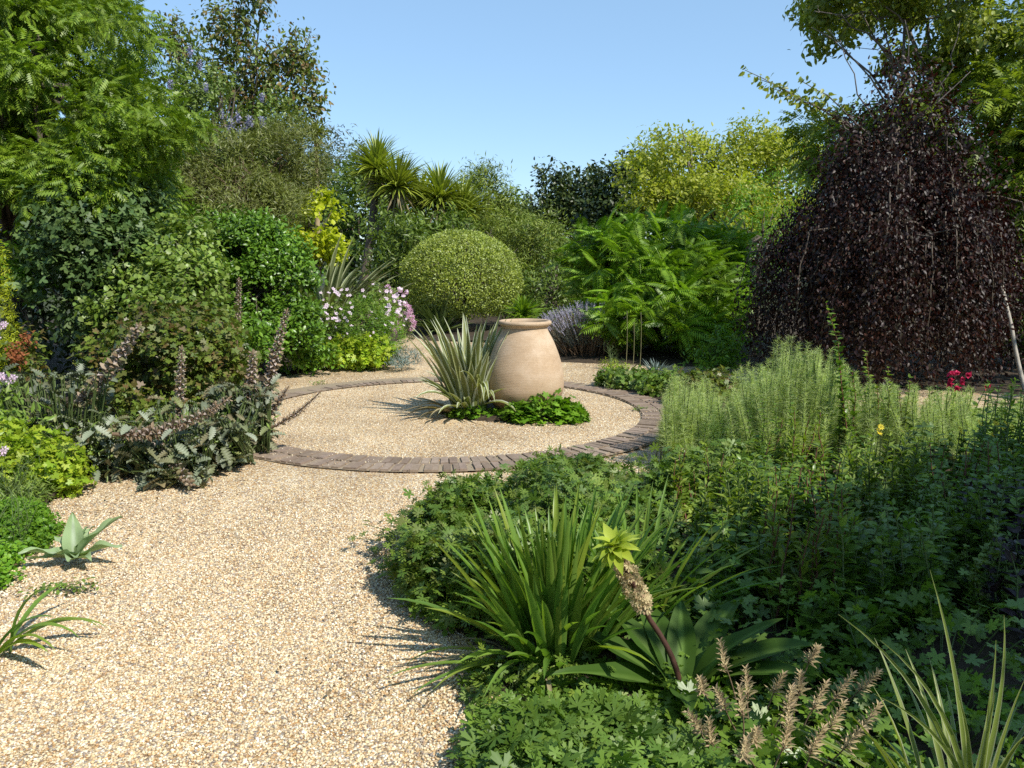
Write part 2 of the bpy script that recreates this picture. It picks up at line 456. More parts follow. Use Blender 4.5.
L(vo.outputs['Distance'], bp.inputs['Height']); L(bp.outputs[0], b.inputs['Normal'])
o = nd(t, 'ShaderNodeOutputMaterial'); L(b.outputs[0], o.inputs[0])
gravel_m = gm
pebble_m = plainmat('pebbles', GRAVEL, scale=60, rough=.7, bump=0, island=True)

g = MB(); s = 400
g.add([(-s, -s, -.03), (s, -s, -.03), (s, s, -.03), (-s, s, -.03)], np.array([[0, 1, 2, 3]]))
tag(g.build('ground', turf_m), kind='structure')
def sheet(pts, z):
    m = MB(); n = len(pts)
    m.add([(x, y, z) for x, y in pts], np.arange(n)[None]); return m
# gently uneven gravel surface
nx, ny = 90, 110
X, Yg = np.meshgrid(np.linspace(-9, 9, nx), np.linspace(-3, 19, ny))
pp = np.stack([X.ravel(), Yg.ravel(), np.zeros(X.size)], 1)
pp[:, 2] = .008*wob3(pp, 1.7, .4)+.004*wob3(pp, 5, 2.)-.011
ii = (np.arange(ny-1)[:, None]*nx+np.arange(nx-1)[None]).ravel()
m = MB(); m.add(pp, np.stack([ii, ii+1, ii+nx+1, ii+nx], 1))
tag(m.build('gravel_path', gravel_m), kind='structure')

CX, CY, RO, RI = -.634, 7.52, 2.21, 1.85
def in_ring(x, y, pad=0.0):
    r = np.hypot(x-CX, y-CY); return (r > RI-pad) & (r < RO+pad)
# bricks on edge, two courses, every brick a little off line
brick_m = plainmat('brick', [(.22, .165, .12), (.27, .205, .15), (.175, .13, .095), (.31, .24, .18), (.24, .18, .14), (.2, .145, .105)], scale=30, rough=.9, bump=.5, island=True, dist=.004)
mortar_m = plainmat('mortar', [(.2, .16, .11), (.34, .27, .18)], scale=60, rough=.95)
m = MB()
box = arr([(-1, -1, -1), (1, -1, -1), (1, 1, -1), (-1, 1, -1), (-.97, -.9, 1), (.97, -.9, 1), (.97, .9, 1), (-.97, .9, 1)])
bf = np.array([(0, 1, 5, 4), (1, 2, 6, 5), (2, 3, 7, 6), (3, 0, 4, 7), (4, 5, 6, 7)])
for r0, r1 in ((RI, RI+.177), (RI+.183, RO)):
    rm = (r0+r1)/2; nb = int(2*math.pi*rm/.0685)
    for k in range(nb):
        a = 2*math.pi*(k+uni(-.06, .06))/nb; c_, s_ = math.cos(a), math.sin(a)
        hl = (r1-r0)/2-.004+uni(-.003, .003); hw = .0295*uni(.94, 1.04); tw = uni(-.03, .03)
        q = box*arr((hl, hw, .04)); q = q+arr((rm+uni(-.004, .004), 0, 0))
        q[:, 2] += -.027+uni(-.003, .003)-.012*max(0, math.sin(a))*(r0 > RI+.1)-.011*max(0, -math.cos(a))*(math.sin(a) > .1)+q[:, 1]*uni(-.05, .05)
        aa = a+tw*.3
        V = np.stack([CX+q[:, 0]*math.cos(aa)-q[:, 1]*math.sin(aa), CY+q[:, 0]*math.sin(aa)+q[:, 1]*math.cos(aa), q[:, 2]], 1)
        m.add(V, bf)
o = m.build('brick_ring_paving', brick_m, smooth=False); tag(o, kind='structure')
m = MB(); n = 140
an = np.linspace(0, 2*math.pi, n, endpoint=False)

V = np.concatenate([np.stack([CX+r*np.cos(an), CY+r*np.sin(an), np.full(n, .0015)], 1) for r in (RI-.004, RO+.004)])
k = np.arange(n); m.add(V, np.stack([k, n+k, n+(k+1) % n, (k+1) % n], 1))
tag(m.build('mortar_bed_path', mortar_m), kind='structure')

# loose pebbles lying on the gravel (near ones rounder)
m = MB()
def pebbles(n, x0, x1, y0, y1, tm, keep=None, s0=.003, s1=.0064, grow=1.0, fade=0):
    x = uni(x0, x1, n); y = uni(y0, y1, n)
    ok = np.abs(x) < .68*y+.4
    if keep is not None: ok &= keep(x, y)
    if fade: ok &= rng.random(n) < np.clip((fade-y)/1.6, 0, 1)
    x, y = x[ok], y[ok]; n = len(x)
    T = np.stack([x, y, np.zeros(n)], 1); T[:, 2] = .008*wob3(T, 1.7, .4)+.004*wob3(T, 5, 2.)-.0095
    D = rdir(n); D[:, 2] *= .35; N = UP+rng.normal(size=(n, 3))*.35
    Xf, Yf, Zf = frames(D, N)
    s = uni(s0, s1, n)*grow
    m.inst(tm, Xf, Yf, Zf, T, np.stack([s*uni(.9, 1.4, n), s*uni(.75, 1.1, n), s*uni(.5, .8, n)], 1))
ico, octa = blob(1), blob(0)
pebbles(130000, -3.0, .8, 1.75, 5.2, ico, fade=5.2)
pebbles(16000, -2.8, 1.5, 5.1, 9.6, ico, keep=lambda x, y: np.hypot(x-CX, y-CY) < RI-.02, grow=1.1)
pebbles(5000, -2.6, 1.2, 9.2, 13, ico, keep=lambda x, y: np.hypot(x-CX, y-CY) > RO+.02, grow=1.25)
pebbles(4500, CX-2.1, CX+2.1, CY-2.1, CY, octa, keep=lambda x, y: in_ring(x, y), s0=.004, s1=.007)
n0 = len(m.v)
for i in range(n0-1, n0): m.v[i][:, 2] += .016
tag(m.build('loose_gravel', pebble_m, smooth=True), kind='stuff')

def bed(name, outline, top=.028, jag=.05):
    """planting bed of dark soil, a low uneven bulge with a ragged edge"""
    o = np.array([W(*q) for q in outline], float); n = len(o); pts = []
    for i in range(n):
        for q in np.linspace(0, 1, 9, endpoint=False):
            p0, p1, p2, p3 = o[i-1], o[i], o[(i+1) % n], o[(i+2) % n]
            pts.append(.5*((2*p1)+(-p0+p2)*q+(2*p0-5*p1+4*p2-p3)*q*q+(-p0+3*p1-3*p2+p3)*q**3))
    pts = np.array(pts); k = len(pts); pts += rng.normal(size=pts.shape)*jag*.5
    c = o.mean(0); V = []; fr = (1, .97, .9, .78, .6, .4, .2, .02)
    for j, f_ in enumerate(fr):
        q = c+(pts-c)*f_; z = -.03 if j == 0 else top*min(1, (1-f_)*5)
        z3 = np.stack([q[:, 0], q[:, 1], np.zeros(k)], 1)
        V.append(np.stack([q[:, 0], q[:, 1], z+(.012*wob3(z3, 6, 1.)+.008*wob3(z3, 17, 3.))*(j > 0)], 1))
    mb = MB(); i = np.arange(k)
    for j in range(len(fr)-1):
        pass
    F = np.concatenate([np.stack([j*k+i, j*k+(i+1) % k, (j+1)*k+(i+1) % k, (j+1)*k+i], 1) for j in range(len(fr)-1)])
    mb.add(np.concatenate(V), F)
    ob = mb.build(name, soil_m); tag(ob, kind='structure'); return ob
bed('left_bed_ground', [(-3.0, 3.4), (-3.1, 4.1), (-3.1, 4.9), (-2.35, 5.25), (-1.95, 5.7), (-2.1, 6.6), (-2.6, 7.6), (-2.6, 8.7), (-1.9, 9.55), (-1.6, 10.3), (-1.7, 11.2), (-2.4, 14), (-9, 16), (-9, 3.2)])
bed('right_bed_ground', [(-.15, 1.2), (-.05, 2.2), (-.2, 2.9), (-.5, 3.5), (-.45, 4.1), (.0, 4.7), (.8, 5.1), (1.75, 5.6), (2.5, 6.4), (4.2, 6.6), (6, 5.5), (6, 1.2)])
bed('back_bed_ground', [(.45, 10.0), (.9, 9.7), (1.4, 9.6), (3.0, 9.2), (3.6, 8.3), (5.5, 7.7), (8, 8), (9, 17), (-2, 19), (-1.6, 12.4), (-.6, 11.7), (.4, 11.6)])
bed('small_bed_ground', [(.95, 8.5), (1.25, 7.8), (1.75, 7.2), (2.5, 7.1), (2.5, 8.1), (1.6, 8.7)])
bed('pot_bed_ground', [(-.6, 6.9), (-.2, 6.65), (.4, 6.7), (.65, 6.9), (.4, 7.2), (-.4, 7.3)], top=.03)

# ================================================================== terracotta pot
terra_m = plainmat('terracotta', [(.37, .262, .165), (.43, .315, .205), (.49, .375, .265)], scale=3.2, rough=.85, bump=.25, stretch=(1, 1, 2.6), spec=.2, dist=.006)
t = terra_m.node_tree; L = t.links.new
# dried lime bloom, a darker foot and faint throwing rings
bsdf = [n for n in t.nodes if n.type == 'BSDF_PRINCIPLED'][0]
tc = [n for n in t.nodes if n.type == 'TEX_COORD'][0]
n2 = nd(t, 'ShaderNodeTexNoise'); n2.inputs['Scale'].default_value = 55; n2.inputs['Detail'].default_value = 5; L(tc.outputs['Object'], n2.inputs['Vector'])
old = bsdf.inputs['Base Color'].links[0].from_socket
L(mixc(t, 1.0, old, ramp(t, n2.outputs['Fac'], [(.94, .93, .92, .35), (1.04, 1.03, 1.03, .65)]), 'MULTIPLY'), bsdf.inputs['Base Color'])
n3 = nd(t, 'ShaderNodeTexNoise'); n3.inputs['Scale'].default_value = 2.6; n3.inputs['Detail'].default_value = 7; n3.inputs['Roughness'].default_value = .7; n3.inputs['Distortion'].default_value = .6
mp3 = nd(t, 'ShaderNodeMapping'); mp3.inputs['Scale'].default_value = (1, 1, .55); mp3.inputs['Location'].default_value = (3, 1, 2); L(tc.outputs['Object'], mp3.inputs[0]); L(mp3.outputs[0], n3.inputs['Vector'])
old = bsdf.inputs['Base Color'].links[0].from_socket
L(mixc(t, ramp(t, n3.outputs['Fac'], [(0, 0, 0, .5), (.45, .45, .45, .68)]), old, (.62, .5, .37)), bsdf.inputs['Base Color'])
sx = nd(t, 'ShaderNodeSeparateXYZ'); L(tc.outputs['Object'], sx.inputs[0])
ad = nd(t, 'ShaderNodeMath', operation='MULTIPLY_ADD'); L(n3.outputs['Fac'], ad.inputs[0]); ad.inputs[1].default_value = -.28; L(sx.outputs['Z'], ad.inputs[2])
old = bsdf.inputs['Base Color'].links[0].from_socket
L(mixc(t, ramp(t, ad.outputs[0], [(.75, .75, .75, .0), (0, 0, 0, .16)]), old, (.33, .19, .1)), bsdf.inputs['Base Color'])
wv = nd(t, 'ShaderNodeTexWave', bands_direction='Z'); wv.inputs['Scale'].default_value = 22; wv.inputs['Distortion'].default_value = 1.5; wv.inputs['Detail'].default_value = 2
L(tc.outputs['Object'], wv.inputs['Vector'])
b0 = bsdf.inputs['Normal'].links[0].from_node
b2 = nd(t, 'ShaderNodeBump'); b2.inputs['Strength'].default_value = .12; b2.inputs['Distance'].default_value = .004
L(wv.outputs['Fac'], b2.inputs['Height']); L(b0.outputs[0], b2.inputs['Normal']); L(b2.outputs[0], bsdf.inputs['Normal'])
def lathe(prof, n=72):
    m = MB(); pr = np.array(prof); a = np.arange(n)*2*np.pi/n; k = len(pr)
    V = np.stack([pr[:, 0:1]*np.cos(a), pr[:, 0:1]*np.sin(a), np.repeat(pr[:, 1:2], n, 1)], -1).reshape(-1, 3)
    i = np.arange(k-1)[:, None]*n; j = np.arange(n)[None]; j2 = (j+1) % n
    m.add(V, np.stack([i+j, i+j2, i+n+j2, i+n+j], -1).reshape(-1, 4)); return m
def smooth_prof(pts, n=6):
    o = np.array([pts[0]]+list(pts)+[pts[-1]], float); out = []
    for i in range(1, len(o)-2):
        for q in np.linspace(0, 1, n, endpoint=False):
            p0, p1, p2, p3 = o[i-1], o[i], o[i+1], o[i+2]
            out.append(.5*((2*p1)+(-p0+p2)*q+(2*p0-5*p1+4*p2-p3)*q*q+(-p0+3*p1-3*p2+p3)*q**3))
    out.append(o[-2]); return np.array(out)
PX, PY = W(.113, 6.98)
pot = thing('terracotta_pot', 'large plain terracotta jar with a rolled rim standing in the brick ring', 'pot', (PX, PY, .0))
PS = 1.055
prof = PS*smooth_prof([(.0, .015), (.16, .015), (.24, .03), (.298, .1), (.341, .19), (.35, .28), (.339, .395), (.304, .52), (.257, .64), (.212, .725), (.199, .76)])
lathe(prof).build('body', terra_m, pot, world=False)
lathe(PS*smooth_prof([(.203, .762), (.211, .778), (.229, .79), (.236, .806), (.230, .82), (.216, .825), (.199, .818), (.19, .79), (.196, .75), (.245, .62), (.30, .45), (.29, .25), (.2, .06), (.0, .05)])).build('rim', terra_m, pot, world=False)
# ================================================================== plant materials
bark_m = plainmat('bark', [(.05, .038, .028), (.1, .08, .06), (.16, .13, .1)], scale=18, rough=.9, bump=.6, stretch=(1, 1, .25))
pale_bark_m = plainmat('pale_bark', [(.09, .075, .062), (.15, .125, .105), (.22, .19, .16)], scale=14, rough=.85, bump=.4, stretch=(1, 1, .3))
stem_m = plainmat('green_stem', [(.07, .11, .03), (.11, .15, .05)], scale=10, rough=.6, bump=0)
brown_stem_m = plainmat('brown_stem', [(.11, .07, .04), (.2, .14, .09)], scale=12, rough=.8, bump=0)
red_stem_m = plainmat('red_stem', [(.12, .045, .03), (.17, .08, .05)], scale=12, rough=.6, bump=0)

M_ = {}
def lm(key, *a, **k): M_[key] = leafmat(key+'_leaf', *a, **k); return M_[key]
lm('wisteria', [(.058, .125, .012), (.09, .17, .017), (.13, .215, .026), (.07, .14, .014)], trans=.32, rough=.45, var=1.2)
lm('apple', [(.07, .12, .03), (.1, .15, .04), (.14, .14, .045), (.2, .11, .04), (.11, .16, .04), (.08, .13, .03), (.09, .14, .035)], trans=.3)
lm('ceanothus', [(.055, .10, .025), (.08, .14, .035), (.11, .17, .05)], trans=.2)
lm('olive', [(.08, .12, .03), (.12, .16, .045), (.14, .15, .055), (.10, .14, .035)], trans=.25)
lm('golden', [(.36, .42, .02), (.45, .5, .03), (.3, .38, .02), (.42, .46, .025)], trans=.45, vary=.2)
lm('glossy', [(.042, .11, .014), (.07, .165, .02), (.105, .215, .03)], trans=.25, rough=.36, spec=.5)
lm('figgy', [(.035, .08, .034), (.055, .11, .045), (.08, .14, .06), (.045, .095, .036)], trans=.22, rough=.5)
lm('rose', [(.08, .16, .035), (.11, .19, .045), (.14, .23, .065), (.16, .2, .05)], trans=.3)
lm('autumnal', [(.07, .12, .025), (.10, .15, .03), (.14, .15, .035), (.16, .10, .04), (.08, .13, .03), (.06, .11, .025), (.09, .15, .03)], trans=.3)
lm('acanthus', [(.11, .135, .08), (.16, .185, .115), (.23, .25, .18), (.08, .10, .05), (.19, .155, .08), (.13, .15, .075), (.11, .145, .07)], trans=.12, rough=.5, vary=.4)
lm('lime', [(.13, .24, .02), (.18, .30, .025), (.24, .33, .04), (.1, .2, .018)], trans=.35)
lm('fresh', [(.06, .16, .018), (.09, .21, .02), (.12, .24, .03)], trans=.35)
lm('fern', [(.09, .19, .02), (.13, .24, .03)], trans=.35)
lm('silver', [(.16, .22, .2), (.22, .28, .25), (.12, .18, .17)], trans=.1, rough=.6)
lm('topiary', [(.17, .25, .04), (.22, .30, .055), (.29, .36, .09), (.13, .19, .03), (.36, .42, .17)], trans=.22, rough=.4, vary=.16)
lm('sumac', [(.075, .17, .016), (.105, .22, .022), (.15, .28, .035)], trans=.36, rough=.4, vary=.35)
lm('robinia', [(.27, .31, .03), (.34, .37, .04), (.2, .26, .03), (.38, .39, .07)], trans=.45)
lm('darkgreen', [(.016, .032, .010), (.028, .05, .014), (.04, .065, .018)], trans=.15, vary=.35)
lm('midgreen', [(.045, .09, .016), (.07, .125, .022), (.095, .155, .028)], trans=.25)
lm('conifer', [(.07, .12, .02), (.10, .16, .03), (.14, .19, .035)], trans=.15)
lm('distant', [(.06, .08, .06), (.085, .1, .075), (.07, .085, .06)], trans=.2)
lm('beech', [(.010, .004, .005), (.018, .007, .007), (.03, .012, .010), (.012, .007, .006), (.06, .024, .015), (.02, .016, .009), (.04, .03, .014)], trans=.15, rough=.46, spec=.28, tint=(2.2, .7, .5), vary=.2)
lm('cornus', [(.12, .17, .03), (.16, .21, .035), (.2, .25, .05), (.09, .13, .03)], trans=.4)
lm('ash', [(.09, .15, .02), (.12, .19, .03), (.16, .23, .04)], trans=.35)
lm('feather', [(.27, .39, .25), (.32, .44, .3), (.36, .49, .34), (.28, .38, .22)], trans=.42, rough=.6, vary=.25)
lm('leafy_light', [(.09, .17, .03), (.12, .2, .035), (.16, .24, .05), (.08, .15, .03)], trans=.38, rough=.42)
lm('leafy', [(.055, .125, .02), (.08, .17, .028), (.12, .22, .04), (.065, .14, .03)], trans=.34, rough=.38, spec=.5)
lm('cranesbill', [(.05, .115, .022), (.085, .165, .03), (.13, .21, .045), (.065, .14, .03), (.075, .15, .03), (.17, .19, .05)], trans=.28, rough=.45)
lm('cranesbill_bright', [(.055, .125, .024), (.075, .155, .03), (.10, .19, .04)], trans=.28, rough=.5)
lm('sword', [(.07, .16, .04), (.095, .2, .05), (.13, .24, .06), (.17, .25, .05), (.08, .18, .055)], trans=.42, rough=.38, spec=.5)
lm('astelia', [(.10, .135, .06), (.15, .19, .09), (.08, .12, .045)], trans=.2, rough=.4, edge=(.5, .53, .38), edge_at=.62)
lm('phormium', [(.12, .15, .06), (.16, .19, .08), (.1, .13, .05)], trans=.2, rough=.4, edge=(.4, .42, .24), edge_at=.7)
lm('yucca', [(.06, .11, .06), (.085, .14, .075), (.11, .17, .10)], trans=.15, rough=.4)
lm('palm', [(.11, .17, .03), (.16, .22, .04), (.2, .27, .06)], trans=.2, rough=.4)
lm('deadpalm', [(.25, .2, .11), (.33, .28, .16)], trans=.2, rough=.7)
lm('lavender', [(.18, .2, .17), (.23, .25, .21)], trans=.1, rough=.7)
lm('broadstrap', [(.07, .15, .04), (.08, .16, .045)], trans=.3, rough=.6, spec=.25, edge=(.05, .105, .012), edge_at=.2, vary=.35, var=6)
lm('felt', [(.34, .41, .28), (.38, .45, .31)], trans=.2, rough=.85, spec=.1, edge=(.27, .36, .18), edge_at=.2, vary=.3, var=9)
lm('purple', [(.02, .012, .016), (.03, .016, .02), (.04, .025, .025)], trans=.12, rough=.45)
lm('blade', [(.11, .17, .05), (.15, .21, .07)], trans=.3, rough=.38, edge=(.4, .42, .25), edge_at=.8)
lm('tuft', [(.22, .32, .05), (.28, .38, .08)], trans=.35, vary=.15)
def petal(key, cols): M_[key] = leafmat(key+'_petal', cols, trans=.35, rough=.6, tint=(1, 1, 1), vary=.1, spec=.2)
petal('pink', [(.75, .45, .62), (.8, .58, .72), (.7, .36, .55)])
petal('paleink', [(.78, .58, .72), (.84, .7, .8), (.7, .48, .64)])
petal('mauve', [(.36, .36, .52), (.44, .43, .6), (.3, .3, .44)])
petal('lav', [(.42, .4, .52), (.5, .48, .6), (.36, .34, .42), (.52, .5, .56)])
petal('yellow', [(.8, .6, .03), (.85, .68, .05)])
petal('magenta', [(.6, .03, .12), (.7, .06, .16), (.5, .02, .08)])
petal('bract', [(.30, .21, .13), (.38, .28, .18), (.22, .15, .09), (.46, .36, .26), (.28, .24, .13), (.2, .2, .09)])
petal('lip', [(.46, .38, .33), (.58, .49, .44)])
petal('eucomis', [(.52, .42, .22), (.64, .54, .3), (.4, .27, .16)])
petal('straw', [(.5, .4, .21), (.6, .49, .28), (.4, .31, .17), (.52, .38, .24)])
petal('rust', [(.32, .1, .04), (.4, .16, .06), (.25, .08, .04)])

T_LANCE, T_NARROW, T_OVATE, T_ROUND = lance(.3), lance(.16, .03), ovate(.5), ovate(.72, .05, .1)
T_CUT_B = palmate(5, .26, 118, True, -.14, .33)
T_MAPLE, T_CRANE, T_CUT = palmate(5, .5, 105, False, .1), palmate(5, .34, 120, True, .12), palmate(7, .2, 125, True, .05, .3)
T_FIVE = palmate(3, .3, 70, False, .1, .4)
T_WIST = compound(6, .36, .36, .28, .5); T_SUMAC = compound(11, .30, .24, .42, .45); T_ASH = compound(5, .42, .34, .3, .4)
T_ACAN = pinnatifid(6, .5, .3, .35); T_NEEDLE = needle(.07); T_STAR = star()

def woody(name, label, cat, ells, mat, tm, n, k, size, spread, base=None, bark=None, nl=12, r=.06, twigs=3, stems=1, group=None, part='crown', tpart='trunk', **kw):
    c = np.mean([e[0] for e in ells], 0)
    b = np.array([c[0], c[1], 0]) if base is None else np.array([base[0], base[1], 0.])
    o = thing(name, label, cat, b, group)
    m = MB(); limbs(m, b, ells, nl, r, .3, twigs, stems); m.build(tpart, bark or bark_m, o)
    m = MB(); pn = leafcloud(m, ells, n, k, size, spread, tm, **kw); m.build(part, mat, o)
    return o, pn
def dots(parent, name, mesh_mb, mat, pts, nrm, smin, smax):
    """single blooms or fruits: one small mesh, copied onto every spot"""
    first = None
    base = np.array(root_of(parent).location)
    for p, n_ in zip(pts, nrm):
        if first is None: o = first = mesh_mb.build(name, mat, None)
        else: o = first.copy(); COL.objects.link(o)
        o.parent = parent; o.location = tuple(p-base)
        o.rotation_euler = Vector(tuple(n_)).to_track_quat('Z', 'Y').to_euler()
        s_ = uni(smin, smax); o.scale = (s_, s_, s_)
def one(tm): 
    m = MB(); m.add(tm[0][:, :3], tm[1], tm[0][:, 3]); return m
def head_of_stars(n=9, rad=1.0, size=.5):
    m = MB(); d = rdir(n); d[:, 2] = np.abs(d[:, 2])
    put(m, T_STAR, d*rad*uni(.5, 1, (n, 1)), rdir(n), d+rdir(n)*.3, size); return m

# ================================================================== skyline at the back
dist_list = [
 ('far_tree', 'hazy grey green tree topping the skyline behind the thin tufted trunk', [E(345, 172, 26, 34, 34), E(328, 185, 18, 28, 34)], 'distant', T_LANCE, 420, 10, .2),
 ('dark_tree', 'dark green pointed tree at the left end of the dark group behind the clipped dome', [E(537, 215, 24, 34, 26), E(520, 240, 22, 30, 26), E(552, 196, 13, 24, 26)], 'darkgreen', T_OVATE, 620, 12, .15),
 ('dark_tree', 'dark green many pointed tree between the pointed one and the rounded dark one', [E(580, 205, 17, 34, 26.5), E(572, 235, 28, 35, 26.5), E(593, 215, 14, 30, 26.5)], 'darkgreen', T_OVATE, 560, 12, .15),
 ('dark_tree', 'rounded very dark evergreen tree overlapping the left of the yellow tree', [E(622, 192, 26, 36, 24), E(610, 225, 26, 36, 24), E(650, 190, 26, 30, 24)], 'darkgreen', T_OVATE, 700, 12, .15),
 ('evergreen_tree', 'broad dark evergreen behind the golden shrub and left cabbage palm', [E(345, 205, 34, 40, 22), E(380, 240, 40, 40, 22), E(330, 240, 34, 36, 22)], 'midgreen', T_OVATE, 620, 12, .15),
 ('conifer_tree', 'soft pointed yellow green conifer right of the low spiky palm', [E(487, 215, 22, 36, 21), E(500, 240, 30, 32, 21), E(472, 225, 16, 30, 21)], 'conifer', T_NARROW, 1500, 16, .16),
 ('evergreen_shrub', 'mid green shrub mass under the two spiky palms left of the dome', [E(420, 252, 40, 30, 15.6), E(388, 258, 24, 38, 15.6), E(440, 244, 26, 20, 15.8)], 'midgreen', T_LANCE, 900, 12, .13),
 ('evergreen_shrub', 'dull green feathery shrub behind the right side of the clipped dome', [E(525, 262, 34, 36, 17), E(555, 280, 34, 40, 16.5), E(500, 245, 28, 24, 17.5)], 'conifer', T_NARROW, 1400, 16, .12),
 ('evergreen_shrub', 'dark shrub in the gap between the dome and the ferny sumac', [E(545, 300, 30, 30, 14), E(560, 262, 24, 30, 15)], 'midgreen', T_LANCE, 380, 12, .1),
]
for nm, lb, el, mk, tm, n, k, sz in dist_list:
    el2 = []
    for c, r in el:
        el2.append((c, r))
    sz *= 1.2
    woody(nm, lb, 'tree' if 'tree' in nm else 'shrub', el2, M_[mk], tm, n, k, sz, sz*3.2, nl=9, r=.09, twigs=2, inner=.6, up=.5, clump=(38, .52*float(np.mean([q[1][0] for q in el2]))+.05))
# a belt of trees closing the far side of the garden, mostly hidden
for i, (x, y, Yd, rx, ry) in enumerate([(60, 190, 30, 90, 70), (170, 190, 28, 80, 60), (270, 200, 27, 70, 55), (430, 236, 32, 60, 26), (505, 225, 31, 40, 30), (700, 225, 30, 70, 50), (800, 205, 30, 70, 60), (890, 190, 27, 80, 80), (990, 180, 26, 80, 90)]):
    woody('far_tree', 'mid green tree of the belt closing the far side, nearly hidden by nearer crowns', 'tree', [E(x, y, rx, ry, Yd), E(x+rx*.5, y+ry*.4, rx*.7, ry*.6, Yd), E(x-rx*.5, y+ry*.4, rx*.7, ry*.6, Yd)],
          M_['midgreen'], T_OVATE, 420, 10, .24, .8, nl=8, r=.12, twigs=1, group='tree belt at the far side of the garden', rough=.2, freq=.8, inner=.6)

# ------------------------------------------------------------------ yellow tree: several pale stems, thin top with sky between
ye = [E(690, 166, 46, 36, 20), E(745, 174, 48, 36, 20.5), E(790, 182, 34, 38, 20), E(658, 184, 28, 30, 19.5), E(720, 208, 62, 20, 19), E(655, 208, 22, 16, 19)]
yt, yp = woody('yellow_tree', 'yellow leaved tree with an airy top against the sky', 'tree', ye, M_['robinia'], T_OVATE, 3200, 10, .13, .42, bark=pale_bark_m, nl=36, r=.11, twigs=3, stems=4, inner=.45, face=.9, droop=.15, clump=(130, .6))
# ------------------------------------------------------------------ cabbage palms
def cabbage_palm(label, basept, heads, L, W, n, dead=40, tr=1.):
    o = thing('cabbage_palm', label, 'palm', (basept[0], basept[1], 0))
    b = np.array([basept[0], basept[1], 0.]); m = MB()
    c0 = curve(b, heads[0], n=9, bow=(uni(-.1, .1), 0, 0)); tube(m, c0, np.linspace(.14, .08, 9)*tr, 8)
    for h in heads[1:]: tube(m, curve(c0[4], h, n=6, bow=(.05, 0, -.05)), np.linspace(.1, .075, 6), 8)
    m.build('trunk', bark_m, o)
    for h in heads:
        m = MB(); straps(m, h, int(n*2.2), L*1.3, W*1.15, 1.8, .6, seg=5, r=.05, Lvar=.35); m.build('leaf_head', M_['palm'], o)
        if dead:
            m = MB(); straps(m, h-UP*.08, dead, L*.95, W, 2.7, .2, seg=4, r=.06, tilt0=2.0); m.build('dead_leaf_skirt', M_['deadpalm'], o)
cabbage_palm('tall two headed cabbage palm, the leftmost with thick trunk', P(357, 300, 17), [P(377, 170, 17), P(398, 188, 16.8)], .85, .045, 130, 45)
cabbage_palm('lower spiky cabbage palm, its head just above the shrubs left of the dome', P(438, 300, 17.5), [P(440, 200, 17.5), P(420, 205, 17.9), P(462, 212, 17.7)], .9, .045, 120, 20)
cabbage_palm('thin bare trunked cabbage palm with one small tuft beside the bronze apple tree', P(316, 300, 13.6), [P(316, 134, 13.6)], .3, .026, 60, 26, tr=.5)
for o in list(sc.objects):
    if o.name.startswith('trunk') and o.parent and 'thin bare' in o.parent.get('label', ''):
        o.data.materials[0] = plainmat('dry_trunk', [(.3, .22, .13), (.42, .33, .2)], scale=12, rough=.9)

# ------------------------------------------------------------------ clipped dome
DS = 1.21; dc = P(461, 283, 13.2)
dome = thing('topiary_dome', 'clipped yellow green evergreen dome behind the terracotta jar', 'topiary', (dc[0], dc[1], 0))
m = MB(); limbs(m, (dc[0], dc[1], 0), [(dc, np.array([1.08, 1.08, .88]))], 40, .07, .15, 5); m.build('branches', bark_m, dome)
m = MB(); cz = .83*DS
for nn, inn, sz in ((22000, .975, .034), (12000, .9, .04), (6000, .8, .05)):
    d = rdir(nn); d = d[d[:, 2] > -.75]; k = len(d)
    rr = uni(inn-.03, inn+.025, k)*(1+.03*wob3(d*1.0, 4, 1.)+.014*wob3(d*1.0, 9, 2.))*(1+np.where(rng.random(k) < .02, uni(.01, .05, k), 0))
    wid = np.where(d[:, 2] < 0, 1-.12*d[:, 2]**2, 1.)
    T = np.array([dc[0], dc[1], cz])+d*rr[:, None]*np.stack([1.0*wid, 1.0*wid, np.full(k, .8)], 1)*DS
    T = T[T[:, 2] > .05]; d = d[:len(T)] if len(T) == k else unit((T-np.array([dc[0], dc[1], cz])))
    k = len(T)
    put(m, T_OVATE, T, rdir(k)+d*.7+UP*.3, d+rdir(k)*.8, DS*sz*uni(.7, 1.25, k))
m.build('clipped_foliage', M_['topiary'], dome)

# ------------------------------------------------------------------ dark bench in the gap left of the dome
bm_ = plainmat('dark_timber', [(.02, .015, .012), (.04, .03, .022)], scale=20, rough=.7, stretch=(1, 6, 6))
bp0 = P(388, 300, 15.2); bench = thing('garden_bench', 'low dark timber bench half hidden in the gap left of the clipped dome', 'bench', (bp0[0], bp0[1], 0))
def cuboid(m, c, h, tap=.985):
    c = arr(c); h = arr(h)
    q = np.concatenate([box[:, :2]*np.where(box[:, 2:] > 0, 1, 1), box[:, 2:]], 1)*h+c
    m.add(q, [bf, np.array([[3, 2, 1, 0]])])
m = MB()
for i in range(4): cuboid(m, (0, -.2+i*.11, .45), (.6, .048, .018))
m.build('seat', bm_, bench, world=False, smooth=False)
m = MB()
for i in range(3): cuboid(m, (0, .2+i*.02, .58+i*.11), (.6, .014, .046))
m.build('backrest', bm_, bench, world=False, smooth=False)
for sx in (-.54, .54):
    for sy in (-.18, .2):
        m = MB(); cuboid(m, (sx, sy, .214), (.03, .03, .214)); m.build('leg', bm_, bench, world=False, smooth=False)

